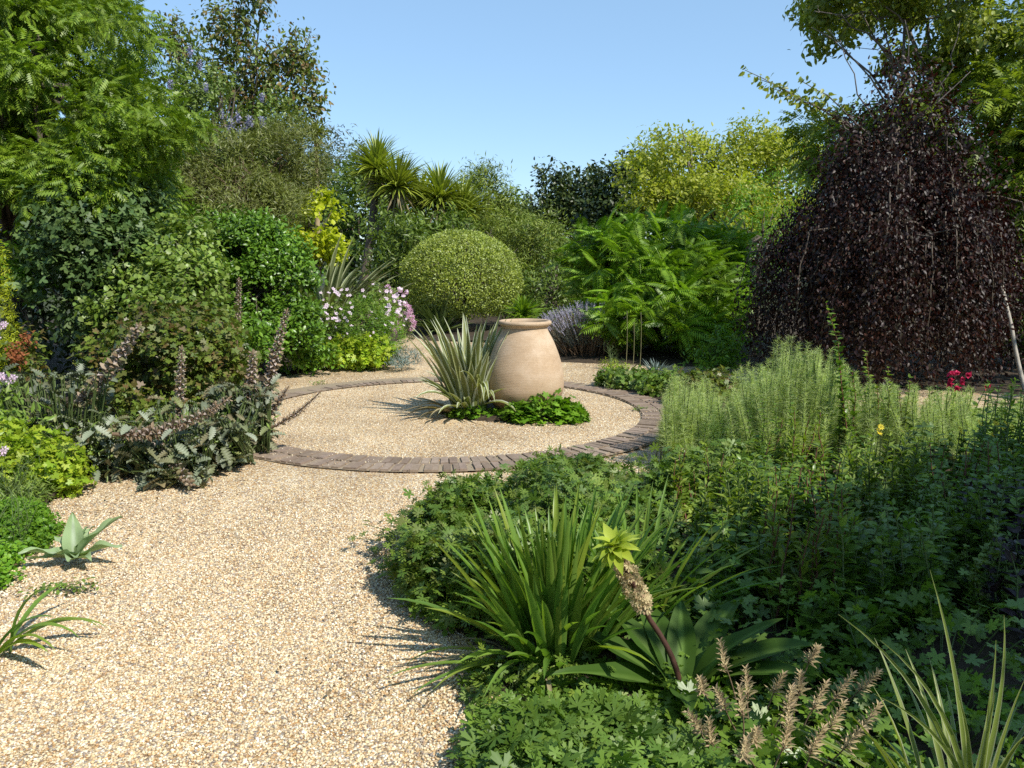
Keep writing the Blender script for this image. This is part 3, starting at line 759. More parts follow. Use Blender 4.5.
# ------------------------------------------------------------------ plants round the gravel behind the ring
def swordplant(name, label, cat, base, mat, n, L, W, spread, droop, part='leaves', **kw):
    o = thing(name, label, cat, (base[0], base[1], 0))
    m = MB(); straps(m, np.array([base[0], base[1], kw.pop('z', 0.0)]), n, L, W, spread, droop, **kw); m.build(part, mat, o); return o
yb = G(440, 334); swordplant('blue_yucca', 'grey green spiky yucca in front of the clipped dome', 'plant', yb, M_['yucca'], 130, .95, .055, 1.25, .35, seg=5)
fb = P(523, 330, 10.3); fz = P(523, 312, 10.3)[2]; fr = thing('fern_rosette', 'bright green rosette of narrow leaves rising just behind the jar', 'plant', (fb[0], fb[1], 0))
m = MB(); tube(m, curve((fb[0], fb[1], 0), (fb[0], fb[1], fz), n=4), .018, 6); m.build('stem', stem_m, fr)
m = MB(); straps(m, (fb[0], fb[1], fz-.05), 70, .42, .042, 1.45, .55, seg=5, r=.02); straps(m, (fb[0], fb[1], fz-.15), 40, .42, .042, 1.6, .5, seg=5, r=.02); m.build('leaves', M_['fern'], fr)

lb = G(588, 358)+np.array([.03, .25, 0]); lav = thing('lavender_bush', 'purple grey lavender bush with brown woody base right of the jar', 'shrub', (lb[0], lb[1], 0))
m, ml, mf = MB(), MB(), MB()
n = 560; az = uni(0, 2*np.pi, n); rr = np.sqrt(rng.random(n)); tip = np.stack([lb[0]+.8*rr*np.cos(az), lb[1]+.46*rr*np.sin(az), .70-.28*rr**2+uni(-.07, .06, n)], 1)
root = np.stack([lb[0]+.26*rr*np.cos(az), lb[1]+.2*rr*np.sin(az), np.zeros(n)], 1)
for i in range(0, n):
    if i % 2 == 0: tube(m, curve(root[i], tip[i], n=3), [.006, .005, .003], 3, False)
    q = root[i]+(tip[i]-root[i])*uni(.35, .85, (26, 1)); d = unit(tip[i]-root[i]+0*q)+rdir(26)*.6
    put(ml, T_NEEDLE, q, d, rdir(26), arr((.055, .085, .055))*np.ones((26, 3)))
    kk = 7; qq = tip[i]+unit(tip[i]-root[i])*np.linspace(-.02, .075, kk)[:, None]
    put(mf, T_OVATE, np.repeat(qq, 3, 0), rdir(kk*3)*.8+UP, rdir(kk*3), .017)
m.build('woody_stems', brown_stem_m, lav); ml.build('foliage', M_['lavender'], lav); mf.build('flower_spikes', M_['lav'], lav)
m = MB()
for i in range(260):
    a, r_ = uni(0, 6.28), math.sqrt(rng.random()); p0 = np.array([lb[0]+.5*r_*math.cos(a), lb[1]+.42*r_*math.sin(a), uni(.0, .1)])
    tube(m, curve(p0, p0+np.array([.12*math.cos(a)+uni(-.05, .05), .12*math.sin(a)-.02, uni(.1, .25)]), n=3), [.006, .004, .002], 3, False)
m.build('dry_twigs', brown_stem_m, lav)

# sumac: many stems each ending in a whorl of arching fronds
sb = P(655, 365, 10.9)
se = [E(650, 262, 62, 40, 10.9), E(622, 288, 40, 40, 11), E(690, 300, 52, 50, 10.6), E(655, 320, 66, 45, 10.3), E(592, 258, 26, 26, 11.2), E(715, 262, 30, 36, 11), E(700, 340, 38, 28, 10.1)]
su = thing('sumac_shrub', 'wide sumac shrub of arching ferny fronds between jar and purple beech', 'shrub', (sb[0], sb[1], 0))
m = MB(); limbs(m, (sb[0], sb[1], 0), se, 40, .035, .2, 2, stems=8); m.build('stems', brown_stem_m, su)
m = MB(); NF = 520; Pn, N = shell(se, NF, .66, .2, 2.4, .15)
kf = 6; A = unit(N*.6+UP*.6)
D = A[:, None]*.5+rng.normal(size=(NF, kf, 3))*.75+UP*.15
put(m, T_SUMAC, np.repeat(Pn, kf, 0), D.reshape(-1, 3), UP+rdir(NF*kf)*.3+np.repeat(N, kf, 0)*.4, uni(.21, .42, NF*kf))
m.build('fronds', M_['sumac'], su)
for i, (x, y0, y1) in enumerate([(627, 365, 310), (633, 366, 322), (640, 366, 312)]):
    pass
st0 = G(632, 366); dry = thing('dry_stalks', 'three thin dry upright stalks in front of the sumac', 'plant', st0)
for x, y1 in ((626, 311), (633, 322), (640, 312)):
    b = G(x, 366); m = MB(); tube(m, curve(b, P(x+1, y1, b[1], True), n=4, bow=(.01, 0, 0)), [.006, .005, .004, .003], 5); m.build('stalk', plainmat('dry_stalk', [(.13, .13, .06), (.19, .18, .09)], scale=9, rough=.8, bump=0), dry)
bs = [E(722, 352, 20, 20, 9.2), E(705, 362, 14, 10, 9.1)]
woody('small_green_shrub', 'small bright green bush at the foot of the beech', 'shrub', bs, M_['fresh'], T_LANCE, 90, 10, .09, .2, nl=8, r=.015, bark=stem_m, part='foliage', tpart='stems')

# pink flowers and the lime leaved plant at their feet
pf0 = G(352, 366); pinks = thing('pink_anemone', 'tall pink flowered plant with pale blooms beside the variegated flax', 'flowering plant', pf0+np.array([0, .35, 0]))
pe = [E(350, 325, 42, 30, 9.7), E(380, 310, 22, 26, 9.9), E(330, 340, 26, 24, 9.5)]
m = MB(); limbs(m, pf0+np.array([0, .35, 0]), pe, 60, .012, .2, 3, stems=6); m.build('stems', stem_m, pinks)
m = MB(); leafcloud(m, pe, 420, 9, .036, .16, T_MAPLE, inner=.4); m.build('foliage', M_['rose'], pinks)
pts = []
for i in range(96):
    x, y = (uni(318, 352), uni(290, 325)) if i % 3 == 0 else ((uni(385, 408), uni(288, 326)) if i % 3 == 1 else (uni(330, 402), uni(284, 345)))
    pts.append(P(x, y, uni(9.1, 9.6)))
pts = np.array(pts)
dots(pinks, 'flower', one(star(5, .75, .2, .05)), M_['paleink'], pts[:96], np.array([.4, -.8, .6])+rdir(96)*.6, .016, .034)
p2 = G(400, 345)+np.array([0, 1.0, 0]); pk2 = thing('pink_cleome', 'loose mass of deeper pink flowers at the edge of the path left of the dome', 'flowering plant', p2)
pe2 = [E(392, 310, 20, 22, 10.6), E(402, 318, 12, 18, 10.6), E(380, 322, 18, 18, 10.5)]
m = MB(); limbs(m, p2, pe2, 40, .01, .3, 3, stems=5); m.build('stems', stem_m, pk2)
m = MB(); leafcloud(m, pe2, 80, 8, .05, .12, T_LANCE, inner=.3); m.build('foliage', M_['rose'], pk2)
Pn, N = shell(pe2, 98, .75, .2, 3)
dots(pk2, 'flower', head_of_stars(5, 1.2, 1.1), M_['pink'], Pn, N+UP*.5, .024, .038)
lm0 = G(372, 368); le = [E(372, 352, 24, 17, 9.25), E(345, 354, 24, 16, 9.25), E(318, 358, 22, 10, 9.25)]
woody('lime_geranium', 'low lime green leafy plant edging the gravel below the pink flowers', 'plant', le, M_['lime'], T_CRANE, 420, 7, .045, .12, nl=14, r=.008, bark=stem_m, part='foliage', tpart='stems', up=.6, rough=.1)
le = [E(365, 325, 26, 26, 9.4), E(390, 335, 14, 24, 9.5)]
woody('ferny_green_plant', 'feathery green plant standing among the pink flowers', 'plant', le, M_['fresh'], T_NARROW, 240, 14, .06, .14, nl=24, r=.008, bark=stem_m, part='foliage', tpart='stems', up=.9, stems=3)
se_ = [E(406, 357, 15, 9, 9.2), E(396, 361, 10, 6, 9.1)]
woody('silver_plant', 'small silver blue cushion plant at the gravel edge', 'plant', se_, M_['silver'], T_NARROW, 130, 10, .05, .07, nl=8, r=.006, bark=stem_m, part='foliage', tpart='stems', up=.7)
fx = P(322, 300, 10.5)
flax = thing('variegated_flax', 'big arching flax with cream edged blades above the pink flowers', 'plant', (fx[0], fx[1], 0))
m = MB(); straps(m, (fx[0], fx[1], .15), 100, 1.8, .105, .85, .75, seg=9, r=.2, Lvar=.4)
straps(m, (fx[0]+.1, fx[1]-.1, .2), 26, 1.4, .07, 1.0, .7, seg=9, r=.15, az=uni(-.7, .5, 26)); m.build('leaves', M_['phormium'], flax)

# low planting inside the right end of the ring
for lb_, el, mk, tm, n, sz, gp in [
  ('low dark green carpet of leaves on the right side of the brick ring', [E(628, 382, 30, 10, 8.2), E(665, 386, 26, 13, 7.8), E(610, 384, 14, 7, 8.3)], 'cranesbill', T_CRANE, 420, .04, None),
  ('yellow green small leaved plant behind the low carpet near the dry stalks', [E(607, 368, 8, 6, 9.3), E(620, 372, 10, 7, 9)], 'lime', T_LANCE, 60, .05, None),
  ('bronze and green low plant between the carpet and the feathery plants', [E(700, 388, 26, 14, 7.3), E(720, 384, 18, 10, 7.4)], 'autumnal', T_CRANE, 260, .04, None)]:
    woody('low_plant', lb_, 'plant', el, M_[mk], tm, n, 7, sz, .1, nl=10, r=.006, bark=stem_m, part='foliage', tpart='stems', zmin=.02, up=.6)
bb = G(656, 376); swordplant('blue_grey_tuft', 'small blue grey tuft of narrow leaves behind the low dark carpet', 'plant', bb, M_['silver'], 70, .26, .02, 1.3, .4, seg=4)
# ================================================================== left side
we = [E(45, 30, 62, 50, 9.2), E(92, 60, 44, 46, 8.8), E(150, 122, 44, 32, 8.5), E(118, 100, 40, 30, 8.7), E(40, 112, 60, 26, 8.4), E(10, -60, 110, 80, 9.6, .7), E(88, 168, 44, 20, 8.3), E(150, 168, 40, 22, 8.6), E(-10, 50, 70, 50, 8.5), E(-90, 20, 110, 100, 9), E(20, 172, 34, 14, 8.3)]
wb = P(8, 330, 9.6)
wt_ = thing('wisteria_tree', 'large bright green tree with drooping ferny leaves filling the top left corner', 'tree', (wb[0], wb[1], 0))
m = MB(); limbs(m, (wb[0], wb[1], 0), [(c_-arr((.3, 0, 0)), r_) for c_, r_ in we], 42, .15, .35, 3, reach=.5)
for a_, b_ in (((-30, 175, 8.9), (28, 140, 8.4)), ((-10, 160, 9), (18, 168, 8.6)), ((-20, 190, 9), (40, 205, 8.6)), ((5, 140, 8.8), (60, 180, 8.5))):
    tube(m, curve(P(*a_), P(*b_), n=6, wob=.05), np.linspace(.035, .012, 6), 6)
m.build('trunk', bark_m, wt_)
we2 = we+[E(x, y, r_, r_*.7, Yd) for x, y, r_, Yd in ((30, 15, 30, 8.3), (90, 20, 32, 8.3), (120, 55, 26, 8.1), (60, 75, 30, 8.1), (15, 90, 28, 8.0), (95, 118, 30, 7.9), (160, 110, 28, 8.0), (180, 140, 26, 8.0), (130, 150, 28, 7.9), (60, 150, 30, 7.9), (190, 165, 20, 8.2), (105, 185, 24, 7.9))]
we2 = [(c_-arr((.2, 0, 0)), r_) for c_, r_ in we2]
m = MB(); Pn, N = boughs(we2, 5000, 110, .33, .5, .8, .9); k = 4; n = len(Pn)
D = N[:, None]*.7+rng.normal(size=(n, k, 3))*.6-UP*.25
put(m, T_WIST, (Pn[:, None]+rng.normal(size=(n, k, 3))*.09).reshape(-1, 3), D.reshape(-1, 3), UP*1.1+np.repeat(N, k, 0)*.5+rdir(n*k)*.6, uni(.10, .2, n*k))
m.build('crown', M_['wisteria'], wt_)

# bronze apple tree with open top
ae = [E(225, 30, 28, 26, 13), E(262, 66, 32, 30, 13), E(300, 62, 24, 34, 13), E(290, 105, 26, 26, 13), E(240, 105, 34, 34, 13.2), E(255, 2, 22, 18, 13), E(316, 96, 9, 26, 13), E(215, 75, 20, 24, 13), E(172, 40, 16, 26, 13.2)]
ap, (aP, aN) = woody('apple_tree', 'open crowned tree with bronze and orange tinted leaves against the sky at upper left', 'tree', ae, M_['apple'], T_OVATE, 700, 10, .1, .36, base=P(235, 300, 13.2), nl=26, r=.055, twigs=4, inner=.3, rough=.25, freq=1.6, droop=.6)
idx = rng.choice(len(aP), 46, replace=False)
dots(ap, 'fruit', one(blob(1)), leafmat('fruit_skin', [(.32, .13, .03), (.36, .19, .05), (.26, .09, .03)], trans=0, rough=.5), aP[idx], np.tile(UP, (46, 1))+rdir(46)*.2, .022, .034)

ce = [E(175, 110, 40, 52, 11.5), E(225, 140, 46, 52, 11.3), E(268, 150, 36, 42, 11.5), E(200, 170, 60, 44, 11), E(160, 70, 24, 34, 11.8)]
cn, (cP, cN) = woody('ceanothus_shrub', 'tall grey green shrub dotted with mauve blue flower heads below the apple tree', 'shrub', ce, M_['ceanothus'], T_OVATE, 2600, 10, .07, .22, nl=26, r=.07, twigs=4, inner=.6, clump=(70, .38))
f = [P(x, y, 10.75) for x, y in ((238, 118), (232, 124), (246, 127), (206, 88), (200, 66), (152, 58), (146, 72), (262, 122), (240, 132), (222, 115), (190, 52), (170, 85), (262, 98), (228, 130), (250, 122), (160, 40))]
mh = MB(); dd = rdir(60)*np.array([.5, .5, 1.0]); put(mh, T_OVATE, dd*uni(.4, 1, (60, 1)), rdir(60), dd, .45)
dots(cn, 'flower_head', mh, M_['mauve'], np.array(f), np.tile(UP, (len(f), 1))+rdir(len(f))*.4, .07, .11)

oe = [E(222, 185, 46, 36, 10.2), E(266, 172, 28, 36, 10.4), E(236, 208, 42, 26, 9.9), E(292, 160, 16, 30, 10.8)]
ol, _ = woody('olive_brush_shrub', 'fine olive green shrub with brown twigs showing, left of the golden shrub', 'shrub', oe, M_['olive'], T_NARROW, 3600, 14, .085, .26, nl=60, r=.05, twigs=6, inner=.55, up=.7, clump=(56, .32), bark=brown_stem_m, tpart='twigs', part='foliage')
m = MB()
for i in range(60):
    p0 = P(uni(185, 250), uni(170, 215), uni(9.7, 9.95)); tube(m, curve(p0, p0+np.array([uni(-.3, .3), uni(-.1, .1), uni(-.12, .28)]), n=4, wob=.02), [.007, .006, .004, .002], 3, False)
m.build('bare_twigs', brown_stem_m, ol)

ge = [E(315, 217, 26, 20, 13), E(305, 200, 14, 10, 13), E(332, 232, 16, 14, 13), E(298, 235, 16, 16, 12.8), E(318, 245, 22, 12, 12.9)]
woody('golden_shrub', 'bright golden yellow leaved shrub above the variegated flax', 'shrub', ge, M_['golden'], T_ROUND, 420, 8, .1, .24, nl=22, r=.04, part='foliage', tpart='branches', inner=.55, clump=(26, .16))

fe = [E(95, 230, 44, 44, 7.7), E(105, 200, 34, 30, 8), E(75, 275, 40, 40, 7.6), E(125, 265, 34, 40, 7.5)]
woody('climbing_shrub', 'dark blue green broad leaved shrub under the wisteria tree', 'shrub', fe, M_['figgy'], T_FIVE, 950, 9, .068, .26, nl=26, r=.035, twigs=3, part='foliage', tpart='branches', inner=.5, clump=(46, .22))
re_ = [E(165, 270, 42, 42, 7.6), E(195, 265, 34, 36, 7.7), E(140, 305, 34, 34, 7.3), E(185, 310, 40, 34, 7.2)]
woody('rose_bush', 'light green leafy rose bush in the middle of the left bed', 'shrub', re_, M_['rose'], T_ROUND, 1200, 9, .056, .2, nl=30, r=.02, part='foliage', tpart='stems', inner=.55, clump=(52, .2))
che = [E(238, 262, 42, 42, 9), E(278, 298, 32, 44, 8.9), E(222, 310, 46, 44, 8.6), E(268, 335, 40, 40, 8.5), E(200, 240, 40, 28, 9.3), E(300, 345, 16, 26, 8.7), E(262, 245, 22, 22, 9.1), E(292, 268, 16, 18, 8.9)]
woody('glossy_evergreen_bush', 'big glossy green rounded bush at the back of the left bed by the gravel', 'shrub', che, M_['glossy'], T_OVATE, 3400, 11, .062, .17, nl=40, r=.03, part='foliage', tpart='stems', inner=.7, clump=(110, .22), up=.6)
aue = [E(175, 350, 50, 44, 6.6), E(205, 370, 40, 38, 6.5), E(150, 385, 40, 40, 6.3), E(125, 345, 34, 36, 6.8)]
woody('browning_shrub', 'shrub with yellowing and rust brown leaves behind the acanthus spikes', 'shrub', aue, M_['autumnal'], T_MAPLE, 1000, 8, .044, .2, nl=30, r=.02, part='foliage', tpart='stems', inner=.5, clump=(54, .17))
# dark leafy filler under the big tree
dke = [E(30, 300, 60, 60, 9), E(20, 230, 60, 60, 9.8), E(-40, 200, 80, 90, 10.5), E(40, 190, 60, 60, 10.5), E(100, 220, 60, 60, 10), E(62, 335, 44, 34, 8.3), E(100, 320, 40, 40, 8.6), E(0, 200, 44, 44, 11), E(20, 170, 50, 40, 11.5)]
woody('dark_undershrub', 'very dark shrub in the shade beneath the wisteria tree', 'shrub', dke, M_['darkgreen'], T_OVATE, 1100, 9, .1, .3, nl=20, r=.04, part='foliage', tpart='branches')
dke = [E(18, 262, 14, 16, 7.7), E(30, 285, 14, 14, 7.6)]
woody('bright_sprig_shrub', 'small bright green bush in the dark gap beside the golden conifer', 'shrub', dke, M_['fresh'], T_ROUND, 60, 8, .07, .2, nl=10, r=.012, part='foliage', tpart='stems', inner=.4)
gc = P(-13, 300, 6.0); gce = [(np.array([gc[0], gc[1], .95]), np.array([.17, .17, .9])), (np.array([gc[0], gc[1], .5]), np.array([.2, .2, .5]))]
woody('golden_conifer', 'narrow golden green conifer cut by the left edge', 'conifer', gce, M_['golden'], T_NARROW, 900, 12, .035, .08, nl=20, r=.03, inner=.8, rough=.08, up=.9)

# ------------------------------------------------------------------ acanthus with tall spikes of hooded flowers
T_HOOD = ovate(.75, -.22, .35); T_LIP = ovate(.6, .1, .5)
def spike(parent, a, b, bow=(0, 0, 0), rad=.042, first=.3, dens=1.0, sz=1.0):
    rad *= .86
    a, b = np.asarray(a, float), np.asarray(b, float)
    c = curve(a, b, n=14, bow=bow); L_ = np.linalg.norm(np.diff(c, axis=0), axis=1).sum()
    m = MB(); tube(m, c, np.linspace(.013, .005, 14)*sz, 6); s = m.build('flower_spike', brown_stem_m, parent)
    nb = int(L_*(1-first)/.024*dens); m, m2 = MB(), MB()
    for i in range(nb):
        t = first+(1-first)*i/nb; j = t*13; k = min(12, int(j)); p = c[k]+(c[k+1]-c[k])*(j-k); ax = unit(c[k+1]-c[k])
        e1 = unit(np.cross(ax, UP+arr((.3, .2, 0)))); e2 = np.cross(ax, e1)
        taper = (1-.55*max(0, (t-.55)/.45)) * (.7+.3*min(1, (t-first)*8))
        for q in range(4):
            an = q*math.pi/2+(i % 2)*math.pi/4+uni(-.15, .15); o_ = e1*math.cos(an)+e2*math.sin(an)
            put(m, T_HOOD, (p+o_*.008)[None], (o_*.95+ax*.75+rdir(1)[0]*.3)[None], (ax-o_*.2+rdir(1)[0]*.3)[None], rad*sz*taper*uni(.65, 1.25))
            put(m2, T_LIP, (p+o_*.008-ax*.008)[None], (o_*1.1+ax*.25-UP*.15)[None], (ax+o_*.2)[None], rad*sz*taper*.8)
            put(m, T_NARROW, (p-ax*.012)[None], (o_+ax*.2)[None], ax[None], rad*sz*taper*.9)
    m.build('bracts', M_['bract'], s); m2.build('flowers', M_['lip'], s)
def acanthus(label, base, leafpts, spikes):
    o = thing('acanthus_plant', label, 'plant', base)
    m, ms = MB(), MB()
    for (p, az, sz, el_) in leafpts:
        d = np.array([math.cos(az)*math.cos(el_), math.sin(az)*math.cos(el_), math.sin(el_)])
        put(m, T_ACAN, p[None], d[None], (UP+rdir(1)[0]*.5)[None], sz)
        if p[2] > .08: tube(ms, curve(np.array([p[0]*.6+base[0]*.4, p[1]*.6+base[1]*.4, .0]), p, n=4), .005, 4, False)
    m.build('leaves', M_['acanthus'], o)
    if ms.n: ms.build('leaf_stalks', stem_m, o)
    for sp in spikes: spike(o, *sp[:2], **(sp[2] if len(sp) > 2 else {}))
    return o
def lp(x0, x1, y0, y1, Y0, Y1, n, s0=.06, s1=.135):
    n = int(n*4.2)
    out = []
    for i in range(n):
        p = P(uni(x0, x1), uni(y0, y1), uni(Y0, Y1)); p[2] = max(.04, p[2]); out.append((p, uni(0, 6.28), uni(s0, s1), uni(-.7, 1.0)))
    return out
b1 = G(60, 455)
acanthus('grey spiny leaved acanthus at the left with one thick leaning flower spike', b1, lp(-10, 110, 372, 440, 5.2, 6.0, 90)+lp(60, 150, 420, 480, 4.9, 5.5, 60),
  [(P(72, 408, 5.4), P(141, 322, 5.3), dict(first=.12, rad=.072, bow=(.02, 0, -.03), dens=.85))])
b2 = G(190, 470)
acanthus('acanthus with an arching near horizontal flower spike and one fallen on the gravel', b2, lp(110, 215, 425, 480, 4.9, 5.6, 90)+lp(150, 260, 400, 450, 5.3, 6.0, 60)+lp(140, 200, 462, 486, 4.8, 5.0, 16, .1, .18),
  [(P(112, 434, 4.85), P(232, 396, 5.05), dict(first=.08, bow=(0, 0, -.08), rad=.06)), (P(178, 440, 5.5), P(182, 345, 5.45), dict(first=.2, rad=.045)),
   (np.array([*G(150, 462)[:2], .12]), np.array([*G(192, 494)[:2], .05]), dict(first=.1, bow=(0, 0, .05), rad=.066))])
b3 = G(262, 448)
acanthus('acanthus at the gravel corner with two upright brown purple spikes', b3, lp(210, 272, 385, 446, 5.5, 6.0, 110, .07, .14)+lp(190, 245, 420, 466, 5.1, 5.6, 60, .07, .15),
  [(P(250, 430, 5.75), P(253, 350, 5.7), dict(first=.25, rad=.066)), (P(262, 430, 5.8), P(288, 308, 5.75), dict(first=.3, rad=.06, bow=(-.02, 0, 0))),
   (P(262, 425, 5.7), P(289, 386, 5.6), dict(first=.3, rad=.036)), (P(264, 430, 5.65), P(322, 390, 5.6), dict(first=.25, rad=.03, bow=(0, 0, -.04)))])
b4 = P(234, 370, 7.6)
acanthus('single slim brown acanthus spike standing against the glossy bush', (b4[0], b4[1], 0), lp(225, 245, 350, 375, 7.5, 7.8, 10, .12, .2), [(np.array([b4[0], b4[1], .0]), P(239, 277, 7.5), dict(first=.62, rad=.055))])

# two young pale stems (thistle-like) at the front of the acanthus
for lb_, (x0, y0), (x1, y1) in (('pale young stem with short side shoots, left of the fallen spike', (107, 482), (110, 432)), ('pale young stem with side shoots, right of the fallen spike', (203, 462), (219, 412))):
    b = G(x0, y0); tp = P(x1, y1, b[1]+.05, True); o = thing('young_stem', lb_, 'plant', b); m, ml = MB(), MB(); c = curve(b, tp, n=6); tube(m, c, np.linspace(.006, .003, 6), 5); m.build('stem', plainmat('pale_green_stem', [(.2, .27, .1), (.28, .34, .16)], bump=0, rough=.6), o)
    t = uni(.2, .95, 26); q = b+(tp-b)*t[:, None]; put(ml, T_NARROW, q, rdir(26)*np.array([1, .6, .3]), np.tile(UP, (26, 1)), .08*uni(.6, 1.1, 26)); ml.build('leaves', M_['silver'], o)

# left edge flowers and low plants
rbe = [E(22, 355, 20, 26, 6.2), E(5, 370, 20, 30, 6), E(30, 375, 14, 18, 6)]
rb, (rP, rN) = woody('rusty_shrub', 'small shrub with orange rust shoots near the left edge', 'shrub', rbe, M_['autumnal'], T_OVATE, 130, 8, .055, .14, nl=16, r=.012, part='foliage', tpart='stems', inner=.5)
for e_ in (E(26, 340, 10, 8, 6), E(14, 352, 7, 6, 5.9), E(17, 358, 5, 5, 5.85)):
    m = MB(); leafcloud(m, [(e_[0], e_[1]*.5)], 16, 6, .034, .1, T_OVATE, inner=.2); m.build('rusty_shoot', M_['rust'], rb)
pb = G(0, 470); pp_ = thing('pink_phlox', 'pink and white flower heads on stems at the left edge', 'flowering plant', (pb[0]-.3, pb[1]+.2, 0))
hp = np.array([P(3, 326, 5.6), P(0, 378, 5.0), P(11, 380, 5.0), P(2, 452, 4.6), P(-4, 340, 5.4)])
for h in hp:
    m = MB(); tube(m, curve(np.array([pb[0]-.3+uni(-.1, .1), pb[1]+.2, 0]), h, n=5, bow=(0, 0, .04)), np.linspace(.006, .003, 5), 4, False); m.build('stem', stem_m, pp_)
dots(pp_, 'flower_head', head_of_stars(14, 1.0, .6), M_['paleink'], hp, np.tile(np.array([.3, -.5, 1]), (5, 1)), .028, .04)
m = MB(); leafcloud(m, [E(-5, 420, 28, 40, 4.9)], 90, 8, .07, .2, T_LANCE, inner=.4); m.build('foliage', M_['rose'], pp_)
le = [E(35, 462, 34, 26, 4.75), E(58, 470, 22, 20, 4.75), E(10, 450, 24, 26, 4.8), E(70, 480, 12, 8, 4.7)]
woody('lime_leafed_shrub', 'low lime green shrub at the left bed edge above the creeping mat', 'shrub', le, M_['lime'], T_MAPLE, 420, 8, .032, .12, nl=20, r=.008, bark=stem_m, part='foliage', tpart='stems', inner=.45, rough=.2, freq=3)
le = [E(10, 500, 22, 18, 4.4), E(30, 492, 16, 14, 4.5)]
woody('grey_green_plant', 'small grey green plant between the lime shrub and creeping mat', 'plant', le, M_['rose'], T_NARROW, 130, 9, .05, .1, nl=10, r=.006, bark=stem_m, part='foliage', tpart='stems', zmin=.02)
le = [E(22, 540, 34, 20, 4.0), E(5, 572, 34, 20, 3.7), E(40, 560, 24, 16, 3.85), E(12, 520, 28, 14, 4.2), E(-8, 590, 34, 14, 3.45)]
woody('creeping_mat', 'fresh green creeping mat of small round leaves at the left gravel edge', 'ground cover plant', le, M_['fresh'], T_ROUND, 1500, 9, .022, .06, nl=16, r=.004, bark=stem_m, part='foliage', tpart='stems', zmin=.015, up=.7)
# felty rosette
vb = G(75, 562); ve = thing('mullein_rosette', 'pale felty rosette of six broad leaves on the gravel edge', 'plant', vb)
for az, L_, W_, ti in ((2.7, .17, .07, .8), (-.7, .2, .075, 1.2), (.9, .16, .07, .3), (4.2, .16, .065, .9), (-2.8, .2, .07, 1.3), (2.0, .23, .095, .3), (.35, .29, .095, .7), (-.15, .27, .085, 1.1), (3.6, .24, .07, 1.1), (-1.2, .15, .07, 1.15), (1.2, .18, .075, .6), (-2.3, .12, .06, .9)):
    m = MB(); wide_leaf(m, vb+UP*.015, az, L_, W_, ti, .35, wave=.012, fold=.32); m.build('leaf', M_['felt'], ve)
for lb_, q in (('tiny weed on the gravel below the mullein rosette', (84, 590)), ('tiny weed patch on the gravel left of the big cranesbill', (424, 512)), ('faint tuft of weeds at the creeping mat edge', (52, 592)), ('sparse weeds on the far brick edge beside the glossy bush', (318, 384)), ('sprig of weed at the right inner edge of the brick ring', (641, 410))):
    b = G(*q); o = thing('weed', lb_, 'weed', b); m = MB(); k = 46
    T = b+np.stack([rng.normal(size=k)*.05, rng.normal(size=k)*.03, uni(.005, .03, k)], 1); put(m, T_OVATE, T, rdir(k)*np.array([1, 1, .4]), UP+rdir(k)*.4, .028); m.build('leaves', M_['cranesbill'], o)
db = np.array([-1.95, 2.78, 0.]); dl = thing('day_lily', 'arching green strap leaves coming in from the left edge', 'plant', db)
m = MB(); straps(m, db+arr((.03, 0, 0)), 15, .44, .026, .95, 1.2, seg=9, r=.06); m.build('leaves', M_['sword'], dl)

tg = [E(100, 440, 60, 30, 5.3), E(190, 445, 50, 26, 5.3), E(240, 425, 26, 26, 5.7)]
woody('tangled_weed', 'thin green leafy growth tangled through the acanthus', 'plant', tg, M_['rose'], T_LANCE, 190, 8, .05, .2, nl=30, r=.006, bark=stem_m, part='foliage', tpart='stems', inner=.35, up=.6)
